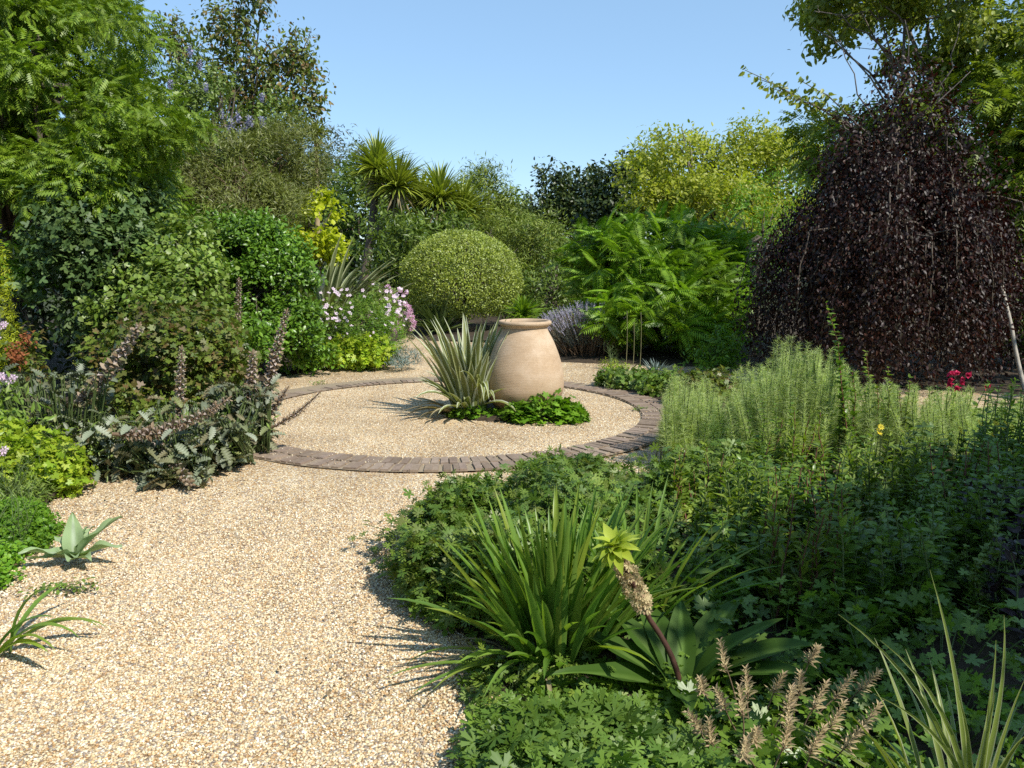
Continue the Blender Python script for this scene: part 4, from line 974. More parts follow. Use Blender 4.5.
# ================================================================== right side
# weeping purple beech: crown limbs arch over, strands hang to the ground
bc = P(872, 330, 8.7); bx, by = bc[0], bc[1]
be = thing('weeping_beech', 'weeping purple beech hanging to the ground like a dark tent', 'tree', (bx, by, 0))
m = MB(); ml = MB(); ms = MB()
topz = P(890, 100, 8.7)[2]
tube(m, curve((bx+.05, by, 0), (bx+.1, by, topz-.3), n=8, wob=.05), np.linspace(.13, .06, 8), 8)
clus = [(uni(0, 2*np.pi), uni(.86, 1.08), uni(-.12, .12)) for _ in range(44)]+[(uni(-2.9, -.3), uni(.86, 1.06), uni(-.15, .12)) for _ in range(26)]
ns = 640
for i in range(ns):
    a = uni(0, 2*np.pi); 
    cl_ = clus[rng.integers(len(clus))]; a = cl_[0]+rng.normal()*.05
    fr_ = math.sqrt(uni(.03, 1))*(uni(1, 1.14) if rng.random() < .12 else 1); R_ = 1.46*cl_[1]*fr_*(1+.07*math.sin(3*a+1))
    o_ = np.array([math.cos(a), math.sin(a), 0])
    zt = topz-.1-1.66*fr_**1.2+uni(-.16, .06)+cl_[2]+(uni(.1, .38) if rng.random() < .07 else 0)
    if o_[0] > 0: zt = min(topz-.1, zt+.15*fr_)
    start = np.array([bx+.1+rng.normal()*.3, by+rng.normal()*.3, min(zt, topz-.2)-.25-.5*rng.random()])
    sh = np.array([bx, by, 0])+o_*R_+UP*zt
    end = np.array([sh[0]+o_[0]*.12+uni(-.06, .06), sh[1]+o_[1]*.12+uni(-.06, .06), uni(.04, max(.1, zt*.42))])
    mid = (start+sh)/2+UP*(.2+.15*fr_)
    t = np.linspace(0, 1, 6)[:, None]; c1 = start*(1-t)**2+2*mid*t*(1-t)+sh*t**2
    c2 = curve(sh, end, n=8, wob=.025, bow=o_*.06)
    c = np.concatenate([c1, c2[1:]])
    if i % 6 == 0: tube(m, c, np.linspace(.014, .002, len(c)), 4, False)
    seglen = np.linalg.norm(np.diff(c, axis=0), axis=1); cl = np.concatenate([[0], np.cumsum(seglen)])
    nl_ = int(cl[-1]*54); s_ = uni(.25, 1, nl_)*cl[-1]
    q = np.stack([np.interp(s_, cl, c[:, j]) for j in range(3)], 1)+rng.normal(size=(nl_, 3))*.055
    put(ml, T_OVATE, q, rdir(nl_)*.7-UP*.8+o_*.25, o_*.7+UP*.2+rdir(nl_)*.9, uni(.022, .062, nl_))
m.build('trunk', bark_m, be); ml.build('crown', M_['beech'], be)
m = MB()
leafcloud(m, [E(890, 120, 34, 40, 8.5), E(850, 150, 34, 34, 8.5), E(930, 140, 44, 40, 8.6), E(965, 190, 40, 40, 8.3), E(900, 75, 24, 30, 8.8), E(840, 165, 30, 26, 8.7), E(950, 150, 34, 34, 8.6), E(915, 105, 34, 34, 8.6)], 460, 9, .055, .3, T_OVATE, droop=.6, inner=.4, rough=.3); m.build('upper_leaves', M_['beech'], be)
for i in range(5):
    m = MB(); p0 = P(uni(870, 940), uni(95, 175), uni(8.0, 8.7)); tube(m, curve(p0, p0+np.array([uni(-.3, .35), uni(-.3, .1), uni(.1, .55)]), n=5, wob=.03), np.linspace(.009, .003, 5), 5); m.build('bare_twig', pale_bark_m, be)

# green tree with pale branches behind the beech
co = [E(862, 12, 48, 20, 9.8), E(925, 30, 60, 40, 9.9), E(822, 22, 16, 12, 9.6), E(990, 20, 60, 50, 9.8), E(905, -40, 100, 40, 10), E(965, 80, 50, 30, 10)]
cb = P(905, 330, 10.1)
ct, _ = woody('open_green_tree', 'tree with light green leaves and pale bare branches rising behind the purple beech', 'tree', co, M_['cornus'], T_OVATE, 2100, 9, .09, .3, base=cb, bark=pale_bark_m, nl=14, r=.04, twigs=4, stems=2, inner=.4, droop=.55, clump=(64, .24))
m = MB(); ml = MB()
ends = [(745, 70), (772, 88), (790, 98), (756, 78), (800, 80)]
for x, y in ends:
    m = MB(); ml = MB(); c = curve(P(905, 170, 9.3), P(x, y, 9.1), sag=.12, n=9, wob=.03); tube(m, c, np.linspace(.016, .004, 9), 5)
    k = 44; j = uni(4.5, 8, k); q = np.stack([np.interp(j, np.arange(9), c[:, d]) for d in range(3)], 1)+rng.normal(size=(k, 3))*.05
    put(ml, T_OVATE, q, rdir(k)*.7-UP*.5+arr((-.3, 0, 0)), UP*.4+rdir(k)*.7+arr((.2, -.5, 0)), uni(.06, .1, k)); b_ = m.build('spray_branch', pale_bark_m, ct); ml.build('spray_leaves', M_['cornus'], b_)
for x0, y0, x1, y1 in ((905, 175, 905, 20), (905, 175, 840, 40), (910, 150, 960, 20), (915, 170, 1000, 55)):
    m = MB(); tube(m, curve(P(x0, y0, 9.5), P(x1, y1, 9.4), n=9, wob=.03, bow=(uni(-.1, .1), 0, 0)), np.linspace(.016, .004, 9), 6); m.build('pale_limb', pale_bark_m, ct)

as_ = [E(990, 120, 60, 44, 9.6), E(1040, 80, 60, 60, 9.6), E(960, 165, 44, 34, 9.5), E(1030, 190, 50, 60, 9.3), E(905, 140, 30, 24, 10.2), E(845, 130, 34, 24, 10.8), E(1050, 260, 44, 60, 9.4)]
aw = P(1040, 330, 10)
at_ = thing('ferny_leaved_tree', 'green tree with feathery leaflets at the right edge behind the beech', 'tree', (aw[0], aw[1], 0))
m = MB(); limbs(m, (aw[0], aw[1], 0), as_, 34, .12, .3, 3); m.build('trunk', bark_m, at_)
m = MB(); Pn, N = boughs(as_, 1100, 50, .36, .5, .7, .4); k = 4; n = len(Pn)
D = N[:, None]*.7+rng.normal(size=(n, k, 3))*.6-UP*.2
put(m, T_ASH, (Pn[:, None]+rng.normal(size=(n, k, 3))*.09).reshape(-1, 3), D.reshape(-1, 3), UP*1.1+np.repeat(N, k, 0)*.5+rdir(n*k)*.35, uni(.18, .3, n*k)); m.build('crown', M_['ash'], at_)
e2 = [E(1015, 290, 30, 60, 8.9), E(1030, 230, 30, 40, 9)]
woody('right_edge_shrub', 'green leafy shrub in shade at the right edge beneath the ferny tree', 'shrub', e2, M_['midgreen'], T_OVATE, 220, 9, .08, .22, nl=16, r=.02, part='foliage', tpart='stems', inner=.5)
ge = [E(800, 205, 50, 44, 14), E(760, 240, 44, 40, 13), E(745, 215, 24, 26, 14), E(735, 300, 30, 44, 11.6)]
woody('green_back_shrub', 'mid green shrub between the sumac and the beech', 'shrub', ge, M_['fresh'], T_LANCE, 420, 10, .1, .3, nl=20, r=.05, part='foliage', tpart='branches')
sp0, sp1 = P(1030, 345, 7.9), P(1002, 288, 8.1); sp0[2] = 0
stk = thing('leaning_stake', 'pale wooden stake leaning at the right edge beside the beech', 'stake', sp0)
m = MB(); tube(m, curve(sp0, sp1+(sp1-sp0)*.04, n=6, wob=.006), np.linspace(.024, .02, 6), 8); m.build('stake_shaft', plainmat('weathered_wood', [(.33, .3, .25), (.46, .42, .36)], scale=20, rough=.85), stk)

# ------------------------------------------------------------------ feathery grey green plants
def feathery(label, pl, Yd, n, spread, hj=.12):
    """pl: list of (pixel x, pixel y of the plume tips)"""
    cx = np.mean([p[0] for p in pl]); c0 = P(cx, 430, Yd); o = thing('feathery_plant', label, 'plant', (c0[0], c0[1], 0)); m, ml = MB(), MB()
    for i in range(n):
        x, y = pl[rng.integers(len(pl))]
        tip = P(x+rng.normal()*spread, y-14+abs(rng.normal())*34, Yd+uni(-.35, .35)); tip[2] = max(.3, tip[2])
        b = np.array([c0[0]+(tip[0]-c0[0])*.8+uni(-.09, .09), tip[1]+uni(-.1, .1), 0])
        c = curve(b, tip, n=5, wob=.012); tube(m, c, np.linspace(.006, .002, 5), 3, False)
        k = 300; t = uni(.2, 1, k)**.85; q = b+(tip-b)*t[:, None]
        d = rdir(k)*np.array([1, 1, .6])+UP*.5; L_ = (.11-.07*t)*uni(.6, 1.2, k)
        put(ml, T_NEEDLE, q, d, rdir(k), np.stack([L_, np.full(k, .034), L_], 1))
    m.build('stems', stem_m, o); ml.build('foliage', M_['feather'], o); return o
feathery('grey green feathery plant with tall plumes beside the brick ring', [(676, 386), (690, 400), (700, 390), (715, 410), (680, 410)], 5.6, 190, 9)
feathery('taller grey green feathery plant in front of the beech', [(740, 395), (765, 372), (792, 350), (808, 365), (822, 362), (780, 385), (750, 380), (835, 380)], 5.5, 330, 10)
feathery('wide low feathery plant under the red flowers', [(860, 385), (880, 388), (900, 396), (930, 398), (960, 396), (980, 412), (1005, 412), (1020, 410)], 5.5, 260, 12)

# ------------------------------------------------------------------ leafy upright perennials
def leafy(name, label, stems, mat, sz, tm=T_LANCE, step=.035, group=None, smat=None, per=3, flowers=None, droop=.1):
    """stems: list of (foot xyz, tip xyz)"""
    b0 = np.mean([s[0] for s in stems], 0); o = thing(name, label, 'plant', (b0[0], b0[1], 0), group); m, ml = MB(), MB()
    for a, b in stems:
        a, b = np.asarray(a, float), np.asarray(b, float); L_ = np.linalg.norm(b-a)
        c = curve(a, b, n=5, wob=.012*L_*2); tube(m, c, np.linspace(.006, .002, 5), 4, False)
        nn = max(4, int(L_/step)); t = np.repeat(np.linspace(.12, 1, nn), per); k = len(t)
        q = np.stack([np.interp(t*4, np.arange(5), c[:, j]) for j in range(3)], 1)
        d = rdir(k)*np.array([1, 1, .3])+UP*(.45-droop); s_ = sz*(1-.55*t**3)*uni(.65, 1.2, k)
        put(ml, tm, q, d, UP*1.2+rdir(k)*.6, s_)
    m.build('stems', smat or stem_m, o); ml.build('leaves', mat, o)
    return o
def tufted(x, y, Yd, n, wpx, hj=.22, lean=.12):
    """n stems, tips round photo point x, y"""
    out = []
    for i in range(n):
        tip = P(x+uni(-wpx, wpx), y-12, Yd+uni(-.22, .22)); tip[2] = max(.12, tip[2]-abs(rng.normal())*hj)
        out.append(((tip[0]+uni(-lean, lean)*.7, tip[1]+uni(-lean, lean), 0), tip))
    return out
kinds = [('dark green oval leaved perennial, one of several in the right bed mass', 'oval leaved perennials massed in the right bed', 'leafy', T_OVATE, .078, .034, .1),
         ('light green narrow leaved perennial, one of several in the right bed mass', 'narrow leaved perennials massed in the right bed', 'leafy_light', T_LANCE, .085, .03, -.1),
         ('lobed leaved perennial, one of several in the right bed mass', 'lobed leaved perennials massed in the right bed', 'cranesbill', T_MAPLE, .045, .034, .1)]
pat = [0, 1, 0, 2, 0, 1, 0, 2, 1, 0, 0, 2, 1, 0, 2, 0, 0, 1, 0, 2, 0, 0]; pi_ = -1
for x, y, Yd, n, w_ in [(735, 445, 4.8, 14, 30), (800, 425, 4.8, 14, 34), (870, 420, 4.7, 16, 34), (940, 425, 4.7, 20, 36), (1010, 420, 4.6, 30, 36),
                        (710, 462, 4.3, 40, 36), (765, 455, 4.2, 44, 40), (825, 448, 4.1, 44, 40), (890, 445, 4.0, 44, 40), (960, 440, 4.0, 44, 44), (1030, 440, 4.0, 40, 44),
                        (690, 490, 3.8, 40, 34), (745, 470, 3.7, 44, 44), (815, 462, 3.6, 44, 46), (890, 465, 3.5, 44, 50), (970, 470, 3.5, 40, 50), (735, 515, 3.25, 44, 46), (810, 505, 3.15, 44, 50), (890, 505, 3.1, 44, 54), (980, 515, 3.1, 36, 54), (850, 575, 2.85, 26, 40)]:
    pi_ += 1; kd = kinds[pat[pi_]]
    leafy('leafy_perennial', kd[0], tufted(x, y+(12, -4, 14)[pat[pi_]], Yd, int(n*(1, .8, .9)[pat[pi_]]), w_), M_[kd[2]], kd[4], kd[3], kd[5], group=kd[1], droop=kd[6], smat=red_stem_m if pi_ % 4 == 1 else None)
leafy('tall_leafy_stem', 'tallest leafy stem with reddish stalk standing against the dark beech', [(P(852, 470, 5.2)*arr((1, 1, 0)), P(826, 303, 5.15)), (P(850, 470, 5.2)*arr((1, 1, 0)), P(838, 345, 5.2)), (P(862, 470, 5.2)*arr((1, 1, 0)), P(852, 372, 5.2))], M_['leafy'], .07, T_OVATE, .03, smat=red_stem_m, per=3)
leafy('red_flowered_salvia', 'leafy stems topped by red pink flowers in front of the beech', [(P(905+i*9, 470, 5.6)*arr((1, 1, 0)), P(890+i*16, 388+(i % 3)*9, 5.5)) for i in range(7)], M_['leafy'], .065, T_OVATE, .04)
sal = [o for o in sc.objects if o.name.startswith('red_flowered_salvia')][0]
fp = np.array([P(x, y, 5.45) for x, y in ((952, 374), (958, 371), (948, 382), (955, 386), (964, 378), (950, 378), (960, 384), (966, 376), (985, 386))])
mm_ = MB(); put(mm_, ovate(.7, .15, .3), np.zeros((6, 3)), rdir(6)*.6+arr((0, 0, 1)), rdir(6), 1.0); dots(sal, 'flower', mm_, M_['magenta'], fp, rdir(9)*.6+arr((0, -.5, -.3)), .034, .05)
leafy('tall_leafy_stem', 'leafy reddish shoots of middling height standing right of the tallest one', [(P(872+i*9, 470, 5.3)*arr((1, 1, 0)), P(866+i*11, (352, 385, 368, 392, 378)[i], 5.25)) for i in range(5)], M_['leafy_light'], .065, T_OVATE, .03, smat=red_stem_m)
leafy('tall_leafy_stem', 'green leafy shoots standing left of the tallest one among the feathery plumes', [(P(755+i*13, 470, 5.0)*arr((1, 1, 0)), P(748+i*14, (412, 398, 405, 392)[i], 4.95)) for i in range(4)], M_['leafy'], .06, T_OVATE, .03)
yd = P(930, 440, 4.6); ydy = thing('yellow_daisy', 'loose yellow daisies on thin stems in the right bed', 'flowering plant', (yd[0], yd[1], 0))
fp = np.array([P(x, y, 4.55) for x, y in ((881, 427), (879, 432), (980, 424), (992, 436), (1001, 426), (1006, 424), (902, 432), (960, 430), (1012, 428), (996, 424))])
for h in fp:
    m = MB(); tube(m, curve((h[0]+uni(-.05, .05), h[1]+.05, 0), h, n=4), .003, 4, False); m.build('stem', stem_m, ydy)
dots(ydy, 'flower', one(star(9, .35, .1, .1)), M_['yellow'], fp, np.tile(arr((.4, -.8, .7)), (len(fp), 1))+rdir(len(fp))*.4, .02, .032)
leafy('dark_stemmed_plant', 'upright dark plant with broad grey green leaves in the right bed', tufted(925, 425, 4.9, 16, 18), M_['figgy'], .11, T_OVATE, .05)
leafy('edge_leafy_plant', 'tall leafy plant cut by the right edge', tufted(1010, 392, 4.6, 26, 24), M_['leafy'], .085, T_LANCE, .035)
for i, (x, y, Yd) in enumerate([(1005, 490, 3.6), (1040, 540, 3.1)]):
    leafy('purple_leaved_plant', ['dark purple leaved plant at the right edge, the farther one', 'dark purple leaved plant in deep shade at the right edge, the nearer one'][i], tufted(x, y, Yd, 26, 40), M_['purple'], .09, T_OVATE, .04)

# a broad tree out of frame on the right shades the corner of the bed
# (stands beside the photographer, its shadow is in the picture)
she = [(arr((3.55, .95, 3.1)), arr((.7, .62, .55))), (arr((4.45, 1.4, 3.1)), arr((.85, .72, .65))), (arr((5.3, 2.1, 3.2)), arr((1.05, .75, .75))), (arr((4.5, .5, 3.2)), arr((1.0, .8, .8))), (arr((5.9, 1.2, 3.3)), arr((1.2, 1.0, 1.0)))]
woody('shade_tree', 'broad leafy tree beside the path whose shadow darkens the right corner', 'tree', she, M_['midgreen'], T_OVATE, 2800, 10, .13, .34, base=(5.4, .4), nl=26, r=.14, inner=.35)

# unseen trees added behind and beside the photographer to cut the sky fill
for lb_, x, y, h_, r_ in (('added unseen tall tree behind the photographer to the left, screening skylight', -5.5, -5.5, 5.2, 2.6), ('added unseen tall tree left of the photographer beyond the bed, screening skylight', -8.5, 1.0, 5.0, 2.4), ('added unseen tall tree straight behind the photographer, screening skylight', .5, -9.5, 5.0, 2.6), ('added unseen broad tree far to the right of the photographer, screening skylight', 10.5, 5.0, 3.4, 2.4)):
    woody('added_screen_tree', lb_, 'tree', [(arr((x, y, h_)), arr((r_, r_, r_*.8))), (arr((x+r_*.6, y+r_*.3, h_-1.2)), arr((r_*.7, r_*.7, r_*.6))), (arr((x-r_*.6, y-r_*.2, h_-1.0)), arr((r_*.7, r_*.7, r_*.6))), (arr((x, y+.4, h_*.4)), arr((r_*.8, r_*.7, h_*.35)))],
          M_['midgreen'], T_OVATE, 900, 9, .3, .8, nl=16, r=.2, inner=.6)
# ================================================================== round the jar
ab = np.array([*W(-.37, 6.93), 0]); ast = thing('variegated_strap_plant', 'clump of arching cream edged strap leaves leaning on the jar', 'plant', ab)
m = MB(); straps(m, ab, 95, .98, .075, .5, .28, seg=8, r=.15, Lvar=.42)
straps(m, ab, 18, .68, .065, .95, .9, seg=8, r=.13, tilt0=.6)
straps(m, ab+arr((.1, -.05, 0)), 8, .78, .05, .5, 1.9, seg=9, r=.08, az=uni(-2.2, -1.0, 8)); m.build('leaves', M_['astelia'], ast)
m = MB(); straps(m, ab+arr((-.1, -.02, 0)), 12, .6, .04, 1.25, .9, seg=7, r=.1, az=uni(2.6, 4.4, 12), tilt0=.9); m.build('dead_leaves', M_['deadpalm'], ast)
def mound(mb, ms, c, rad, n, size, tm, seed_up=.9, rough=.18, freq=3.5):
    c = arr(c); rad = arr(rad)
    d = rdir(n); d[:, 2] = np.abs(d[:, 2])
    rr = 1-.42*rng.random(n)**1.6+np.where(rng.random(n) < .16, uni(.02, .3, n), 0); rr = rr*(1+rough*wob3(d*rad+c, freq, 2.))
    T = c+d*rad*rr[:, None]; T[:, 2] = np.maximum(T[:, 2], .015)
    out = d*np.array([1, 1, .25])+rdir(n)*.75
    h_ = n//3 if tm is T_CUT else 0; Nn = UP*seed_up+d*.65+rdir(n)*.45; sz_ = size*uni(.45, 1.3, n)
    put(mb, tm, T[h_:], out[h_:], Nn[h_:], sz_[h_:])
    if h_: put(mb, T_CUT_B, T[:h_], out[:h_], Nn[:h_], sz_[:h_])
    for i in rng.choice(n, n//9, replace=False):
        f_ = c+(T[i]-c)*.35; f_[2] = 0; tube(ms, curve(f_, T[i], n=4, bow=(0, 0, .02)), [.0032, .003, .0025, .002], 3, False)
def cranesbill(label, blobs, n, size, tm, mat, group=None, name='cranesbill', **kw):
    b = np.mean([q[0] for q in blobs], 0); o = thing(name, label, 'plant', (b[0], b[1], 0), group); m, ms = MB(), MB()
    for c, r in blobs: mound(m, ms, c, r, int(n/len(blobs)), size, tm, **kw)
    ms.build('stalks', stem_m, o); m.build('leaves', mat, o); return o
gp = G(545, 422); cranesbill('round green geranium at the right foot of the jar', [((gp[0], gp[1]+.12, 0), (.34, .22, .26)), ((gp[0]+.22, gp[1]+.12, 0), (.19, .17, .16)), ((gp[0]-.2, gp[1]+.06, 0), (.15, .13, .16))], 900, .055, palmate(5, .55, 120, True, .15), M_['fresh'], name='geranium')
gp = G(470, 418); cranesbill('small low green plant under the strap leaves at the jar foot', [((gp[0]-.02, gp[1]+.05, 0), (.2, .1, .12)), ((gp[0]+.28, gp[1]+.06, 0), (.14, .08, .06))], 420, .035, T_CRANE, M_['fresh'], name='low_plant')

# ------------------------------------------------------------------ big cranesbill mass on the right of the path, six plants
gg = 'cranesbill plants spreading over the path edge'
lab = 'dark green cut leaved cranesbill, part of the broad mat at the path edge'
spots = [((-.2, 3.75), .40, .36, .27), ((.05, 4.25), .55, .42, .26), ((.35, 3.75), .55, .45, .36), ((.75, 4.55), .55, .45, .27), ((-.22, 3.25), .30, .35, .28), ((1.25, 4.9), .42, .38, .24), ((.15, 3.15), .5, .35, .34), ((.4, 4.72), .45, .25, .16)]
for (x, y), rx, ry, rz in spots:
    bl = [((x, y, 0), (rx, ry, rz))]
    for q in range(3):
        a = uni(0, 6.28); bl.append(((x+rx*.55*math.cos(a), y+ry*.55*math.sin(a), rz*.25), (rx*.45, ry*.45, rz*uni(.7, .95))))
    cranesbill(lab, bl, 3000, .04, T_CUT, M_['cranesbill'], group=gg, rough=.34, freq=5)
for lb_, bl in (('brighter cut leaved cranesbill at the very bottom of the picture', [((.12, 2.2, 0), (.2, .2, .13)), ((.3, 2.22, 0), (.2, .2, .14)), ((.08, 1.98, 0), (.18, .24, .12)), ((.24, 1.9, 0), (.26, .25, .15)), ((.42, 2.02, 0), (.2, .22, .13)), ((.0, 2.08, 0), (.12, .16, .09))]),):
    cranesbill(lb_, bl, 2900, .046, T_CUT, M_['cranesbill_bright'], rough=.34, freq=5)
# upright leaf tips poking from the mat near the ring
tb = G(545, 490); tt = thing('iris_tips', 'few upright narrow leaf tips at the back of the cranesbill mat', 'plant', tb)
m = MB(); straps(m, tb, 14, .24, .018, .45, .2, seg=4, r=.14); m.build('leaves', M_['sword'], tt)

# ------------------------------------------------------------------ sword leaved clump
ib = np.array([.16, 2.78, 0]); ir = thing('sword_leaf_clump', 'large clump of upright sword shaped leaves in the front bed', 'plant', ib)
m = MB(); straps(m, ib, 140, .65, .033, .58, .2, seg=7, r=.17, Lvar=.4, fold=.35)
straps(m, ib, 60, .54, .03, .95, .5, seg=7, r=.17, tilt0=.35, fold=.35)
straps(m, ib+arr((-.05, -.05, 0)), 22, .5, .022, 1.3, 1.1, seg=8, r=.15, tilt0=.8, fold=.3); m.build('leaves', M_['sword'], ir)
m = MB(); straps(m, ib+arr((-.05, -.08, 0)), 16, .4, .018, 1.5, 1.2, seg=7, r=.15, tilt0=.9); m.build('withered_leaves', M_['deadpalm'], ir)
ib2 = np.array([.5, 3.0, 0]); ir2 = thing('sword_leaf_clump', 'smaller loose clump of narrow blades just behind the pineapple lily', 'plant', ib2)
m = MB(); straps(m, ib2, 46, .62, .02, .9, .4, seg=7, r=.12, fold=.35); m.build('leaves', M_['sword'], ir2)

# ------------------------------------------------------------------ pineapple lily
eb = np.array([.57, 2.5, 0.0]); eu = thing('pineapple_lily', 'leaning pineapple lily with faded cream flower spike and lime leafy topknot', 'flowering plant', eb)
tip = P(618, 552, 2.52); pm = P(650, 620, 2.56); c = np.concatenate([curve(eb, pm, n=7, bow=(.02, 0, 0)), curve(pm, tip, n=6)[1:]]); m = MB(); tube(m, c, np.linspace(.011, .008, 12), 8); m.build('stem', plainmat('dark_stem', [(.05, .022, .016), (.09, .045, .03)], scale=14, rough=.55, bump=.2), eu)
m = MB(); ax = unit(c[-1]-c[-5]); s0 = P(644, 610, 2.55); s1 = P(619, 554, 2.52)
for i in range(210):
    t = rng.random(); p = s0+(s1-s0)*t; o_ = unit(np.cross(ax, rdir(1)[0])); r_ = .034*(1-.2*t)
    put(m, star(6, .55, .3, .1), (p+o_*r_*uni(.7, 1.1))[None], rdir(1), (o_+ax*.2+rdir(1)[0]*.3)[None], .0135)
m.build('flower_spike', M_['eucomis'], eu)
m = MB(); tp = s1+ax*.01
for i in range(34):
    a = i*2.4; ti = .35+1.3*(i/34)
    e1 = unit(np.cross(ax, arr((0, 1, 0)))); e2 = np.cross(ax, e1); o_ = e1*math.cos(a)+e2*math.sin(a)
    d = o_*math.sin(ti)+ax*math.cos(ti)
    put(m, ovate(.42, .08, .4), (tp+ax*.018*(1-i/34))[None], d[None], (ax+o_*.2)[None], .082*uni(.8, 1.1))
m.build('topknot', M_['tuft'], eu)
for az, L_, W_, ti, dr in ((-2.95, .44, .12, 1.15, .4), (2.85, .46, .12, .95, .55), (2.4, .42, .10, .7, .8), (-.15, .5, .12, .85, .7), (.8, .44, .12, .75, .7), (1.9, .4, .11, .7, .7), (.4, .4, .11, .9, .7), (1.4, .34, .1, .6, .7), (-.4, .42, .12, .9, .75), (-1.7, .3, .1, 1.0, .5), (0.0, .4, .1, .6, .6)):
    m = MB(); wide_leaf(m, eb+arr((.03*math.cos(az), .03*math.sin(az), .01)), az, L_, W_, ti, dr, wave=.006, fold=.2, seg=14); m.build('leaf', M_['broadstrap'], eu)

# ------------------------------------------------------------------ dried seed heads
sg = thing('seed_head_plant', 'plant with dried straw coloured seed heads on thin stems at the bottom', 'plant', (.72, 2.25, 0))
T_GR = ovate(.24, .08, .1)
for i, (x, y, Yd) in enumerate([(703, 690, 2.3), (725, 665, 2.35), (724, 705, 2.2), (748, 692, 2.25), (742, 710, 2.15), (790, 705, 2.2), (810, 660, 2.35), (816, 705, 2.2), (838, 695, 2.28), (832, 725, 2.1), (862, 688, 2.3), (865, 725, 2.12), (785, 745, 2.0), (812, 750, 2.0), (700, 728, 2.15), (712, 742, 2.1), (755, 740, 2.1), (775, 690, 2.3), (788, 718, 2.1), (848, 745, 2.0), (800, 690, 2.25), (745, 755, 2.0)]):
    tp = P(x, y, Yd); foot = np.array([tp[0]*.6+.3+uni(-.05, .05), tp[1]+uni(-.02, .1), 0.])
    m = MB(); c = curve(foot, tp, n=6, bow=(uni(-.02, .02), 0, 0)); tube(m, c, np.linspace(.003, .0018, 6), 4, False); s_ = m.build('stem', brown_stem_m, sg)
    ax = unit(unit(tp-foot)+arr((uni(-.3, .3), uni(-.2, .2), .2))); m = MB(); k = 44; t = np.linspace(0, 1, k); Lh = uni(.075, .12)
    q = tp+ax*((t-.25)*Lh)[:, None]; e1 = unit(np.cross(ax, arr((.3, 1, 0)))); e2 = np.cross(ax, e1); an = np.arange(k)*2.399
    o_ = np.cos(an)[:, None]*e1+np.sin(an)[:, None]*e2
    put(m, T_GR, q, o_*.8+ax*(.5+.6*t[:, None]), ax-o_*.3+rdir(k)*.2, .036*(1-.45*t)*uni(.8, 1.15, k)); m.build('seed_head', M_['straw'], s_)
# ------------------------------------------------------------------ long blades, bottom right
gb = np.array([1.13, 1.78, 0.]); gr = thing('long_blade_plant', 'tall thin cream edged blades arching at the bottom right corner', 'plant', gb)
m = MB(); straps(m, gb, 22, .56, .014, .75, .35, seg=8, r=.14, fold=.4, Lvar=.4)
straps(m, gb, 16, .6, .012, 1.35, .5, seg=8, r=.1, tilt0=.7, fold=.4)
# the few longest blades
for tpx, Yd, bw in (((838, 614), 1.98, .05), ((880, 640), 1.95, .05), ((930, 570), 2.0, .02), ((1004, 615), 1.95, .03), ((874, 694), 1.85, .05), ((996, 640), 1.9, .02), ((990, 690), 1.8, .0), ((955, 685), 1.8, .02)):
    tp = P(*tpx, Yd); b_ = gb+arr((uni(-.06, .06), uni(-.05, .05), 0)); c = curve(b_, tp, n=10, bow=(bw, 0, bw)); T = unit(np.gradient(c, axis=0)); sd_ = unit(np.cross(T, arr((.15, 1, .1)))); nr = np.cross(T, sd_)
    w_ = .015*np.minimum(1, (1-np.linspace(0, 1, 10))*1.6)+.0008
    V = np.stack([c+sd_*w_[:, None]/2+nr*w_[:, None]*.3, c, c-sd_*w_[:, None]/2+nr*w_[:, None]*.3], 1).reshape(-1, 3)
    q = [(3*k_+j, 3*k_+j+1, 3*k_+j+4, 3*k_+j+3) for k_ in range(9) for j in (0, 1)]; m.add(V, np.array(q), np.tile([1, 0, 1], 10))
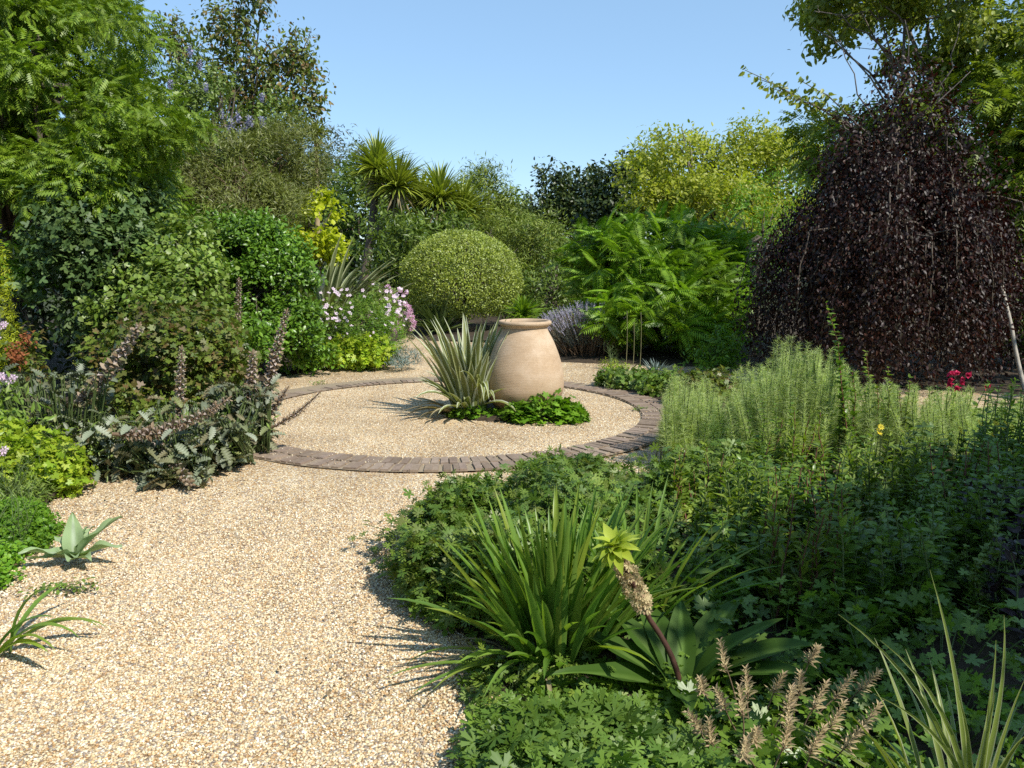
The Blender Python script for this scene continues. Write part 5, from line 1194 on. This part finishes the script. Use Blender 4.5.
m.build('leaves', M_['blade'], gr)
cranesbill('low leafy weeds round the base of the sword leaf clump', [((.05, 2.6, 0), (.25, .14, .12)), ((.25, 2.5, 0), (.16, .12, .08)), ((.0, 2.45, 0), (.16, .14, .08))], 550, .035, T_CUT, M_['cranesbill'], name='low_plant', rough=.4, freq=6)
cranesbill('dark low leaves filling the ground round the dried seed heads', [((.72, 2.4, 0), (.14, .14, .07)), ((.8, 2.2, 0), (.25, .3, .1)), ((.62, 2.0, 0), (.25, .25, .08)), ((1.0, 2.4, 0), (.3, .25, .14)), ((.95, 1.95, 0), (.25, .25, .1))], 1300, .045, T_CRANE, M_['leafy'], name='low_plant')
# dark ground cover in the deep shade of the front bed
cranesbill('dark low leaves in deep shade under the right bed perennials', [((1.0, 2.75, 0), (.5, .35, .25)), ((1.5, 2.6, 0), (.5, .4, .3)), ((.55, 2.35, 0), (.13, .16, .05)), ((.5, 2.6, 0), (.12, .12, .06)), ((1.3, 2.2, 0), (.4, .35, .15))], 1900, .042, T_CRANE, M_['leafy'], name='low_plant')

# ------------------------------------------------------------------ dead leaves and crumbs of soil on the gravel near the beds
litter_m = leafmat('dead_leaf', [(.10, .06, .03), (.16, .1, .05), (.07, .045, .025), (.2, .14, .07)], trans=.1, rough=.8)
m = MB(); spots_ = []
for x0, x1, y0, y1, k in ((-2.9, -1.75, 4.3, 5.5, 260), (-2.6, -1.8, 3.2, 4.4, 160), (-.75, -.2, 2.4, 4.3, 200), (-2.5, -1.3, 7.6, 9.4, 120), (-.5, .7, 6.55, 6.85, 60), (.4, 1.6, 5.0, 6.0, 90), (-2.4, 0, 2.2, 6, 110), (.9, 2.4, 8.4, 9.4, 90)):
    spots_.append(np.stack([uni(x0, x1, k), uni(y0, y1, k), np.full(k, .016)], 1))
T = np.concatenate(spots_); k = len(T)
put(m, T_OVATE, T, rdir(k)*arr((1, 1, .15)), UP+rdir(k)*.35, uni(.008, .026, k)); tag(m.build('leaf_litter', litter_m), kind='stuff')
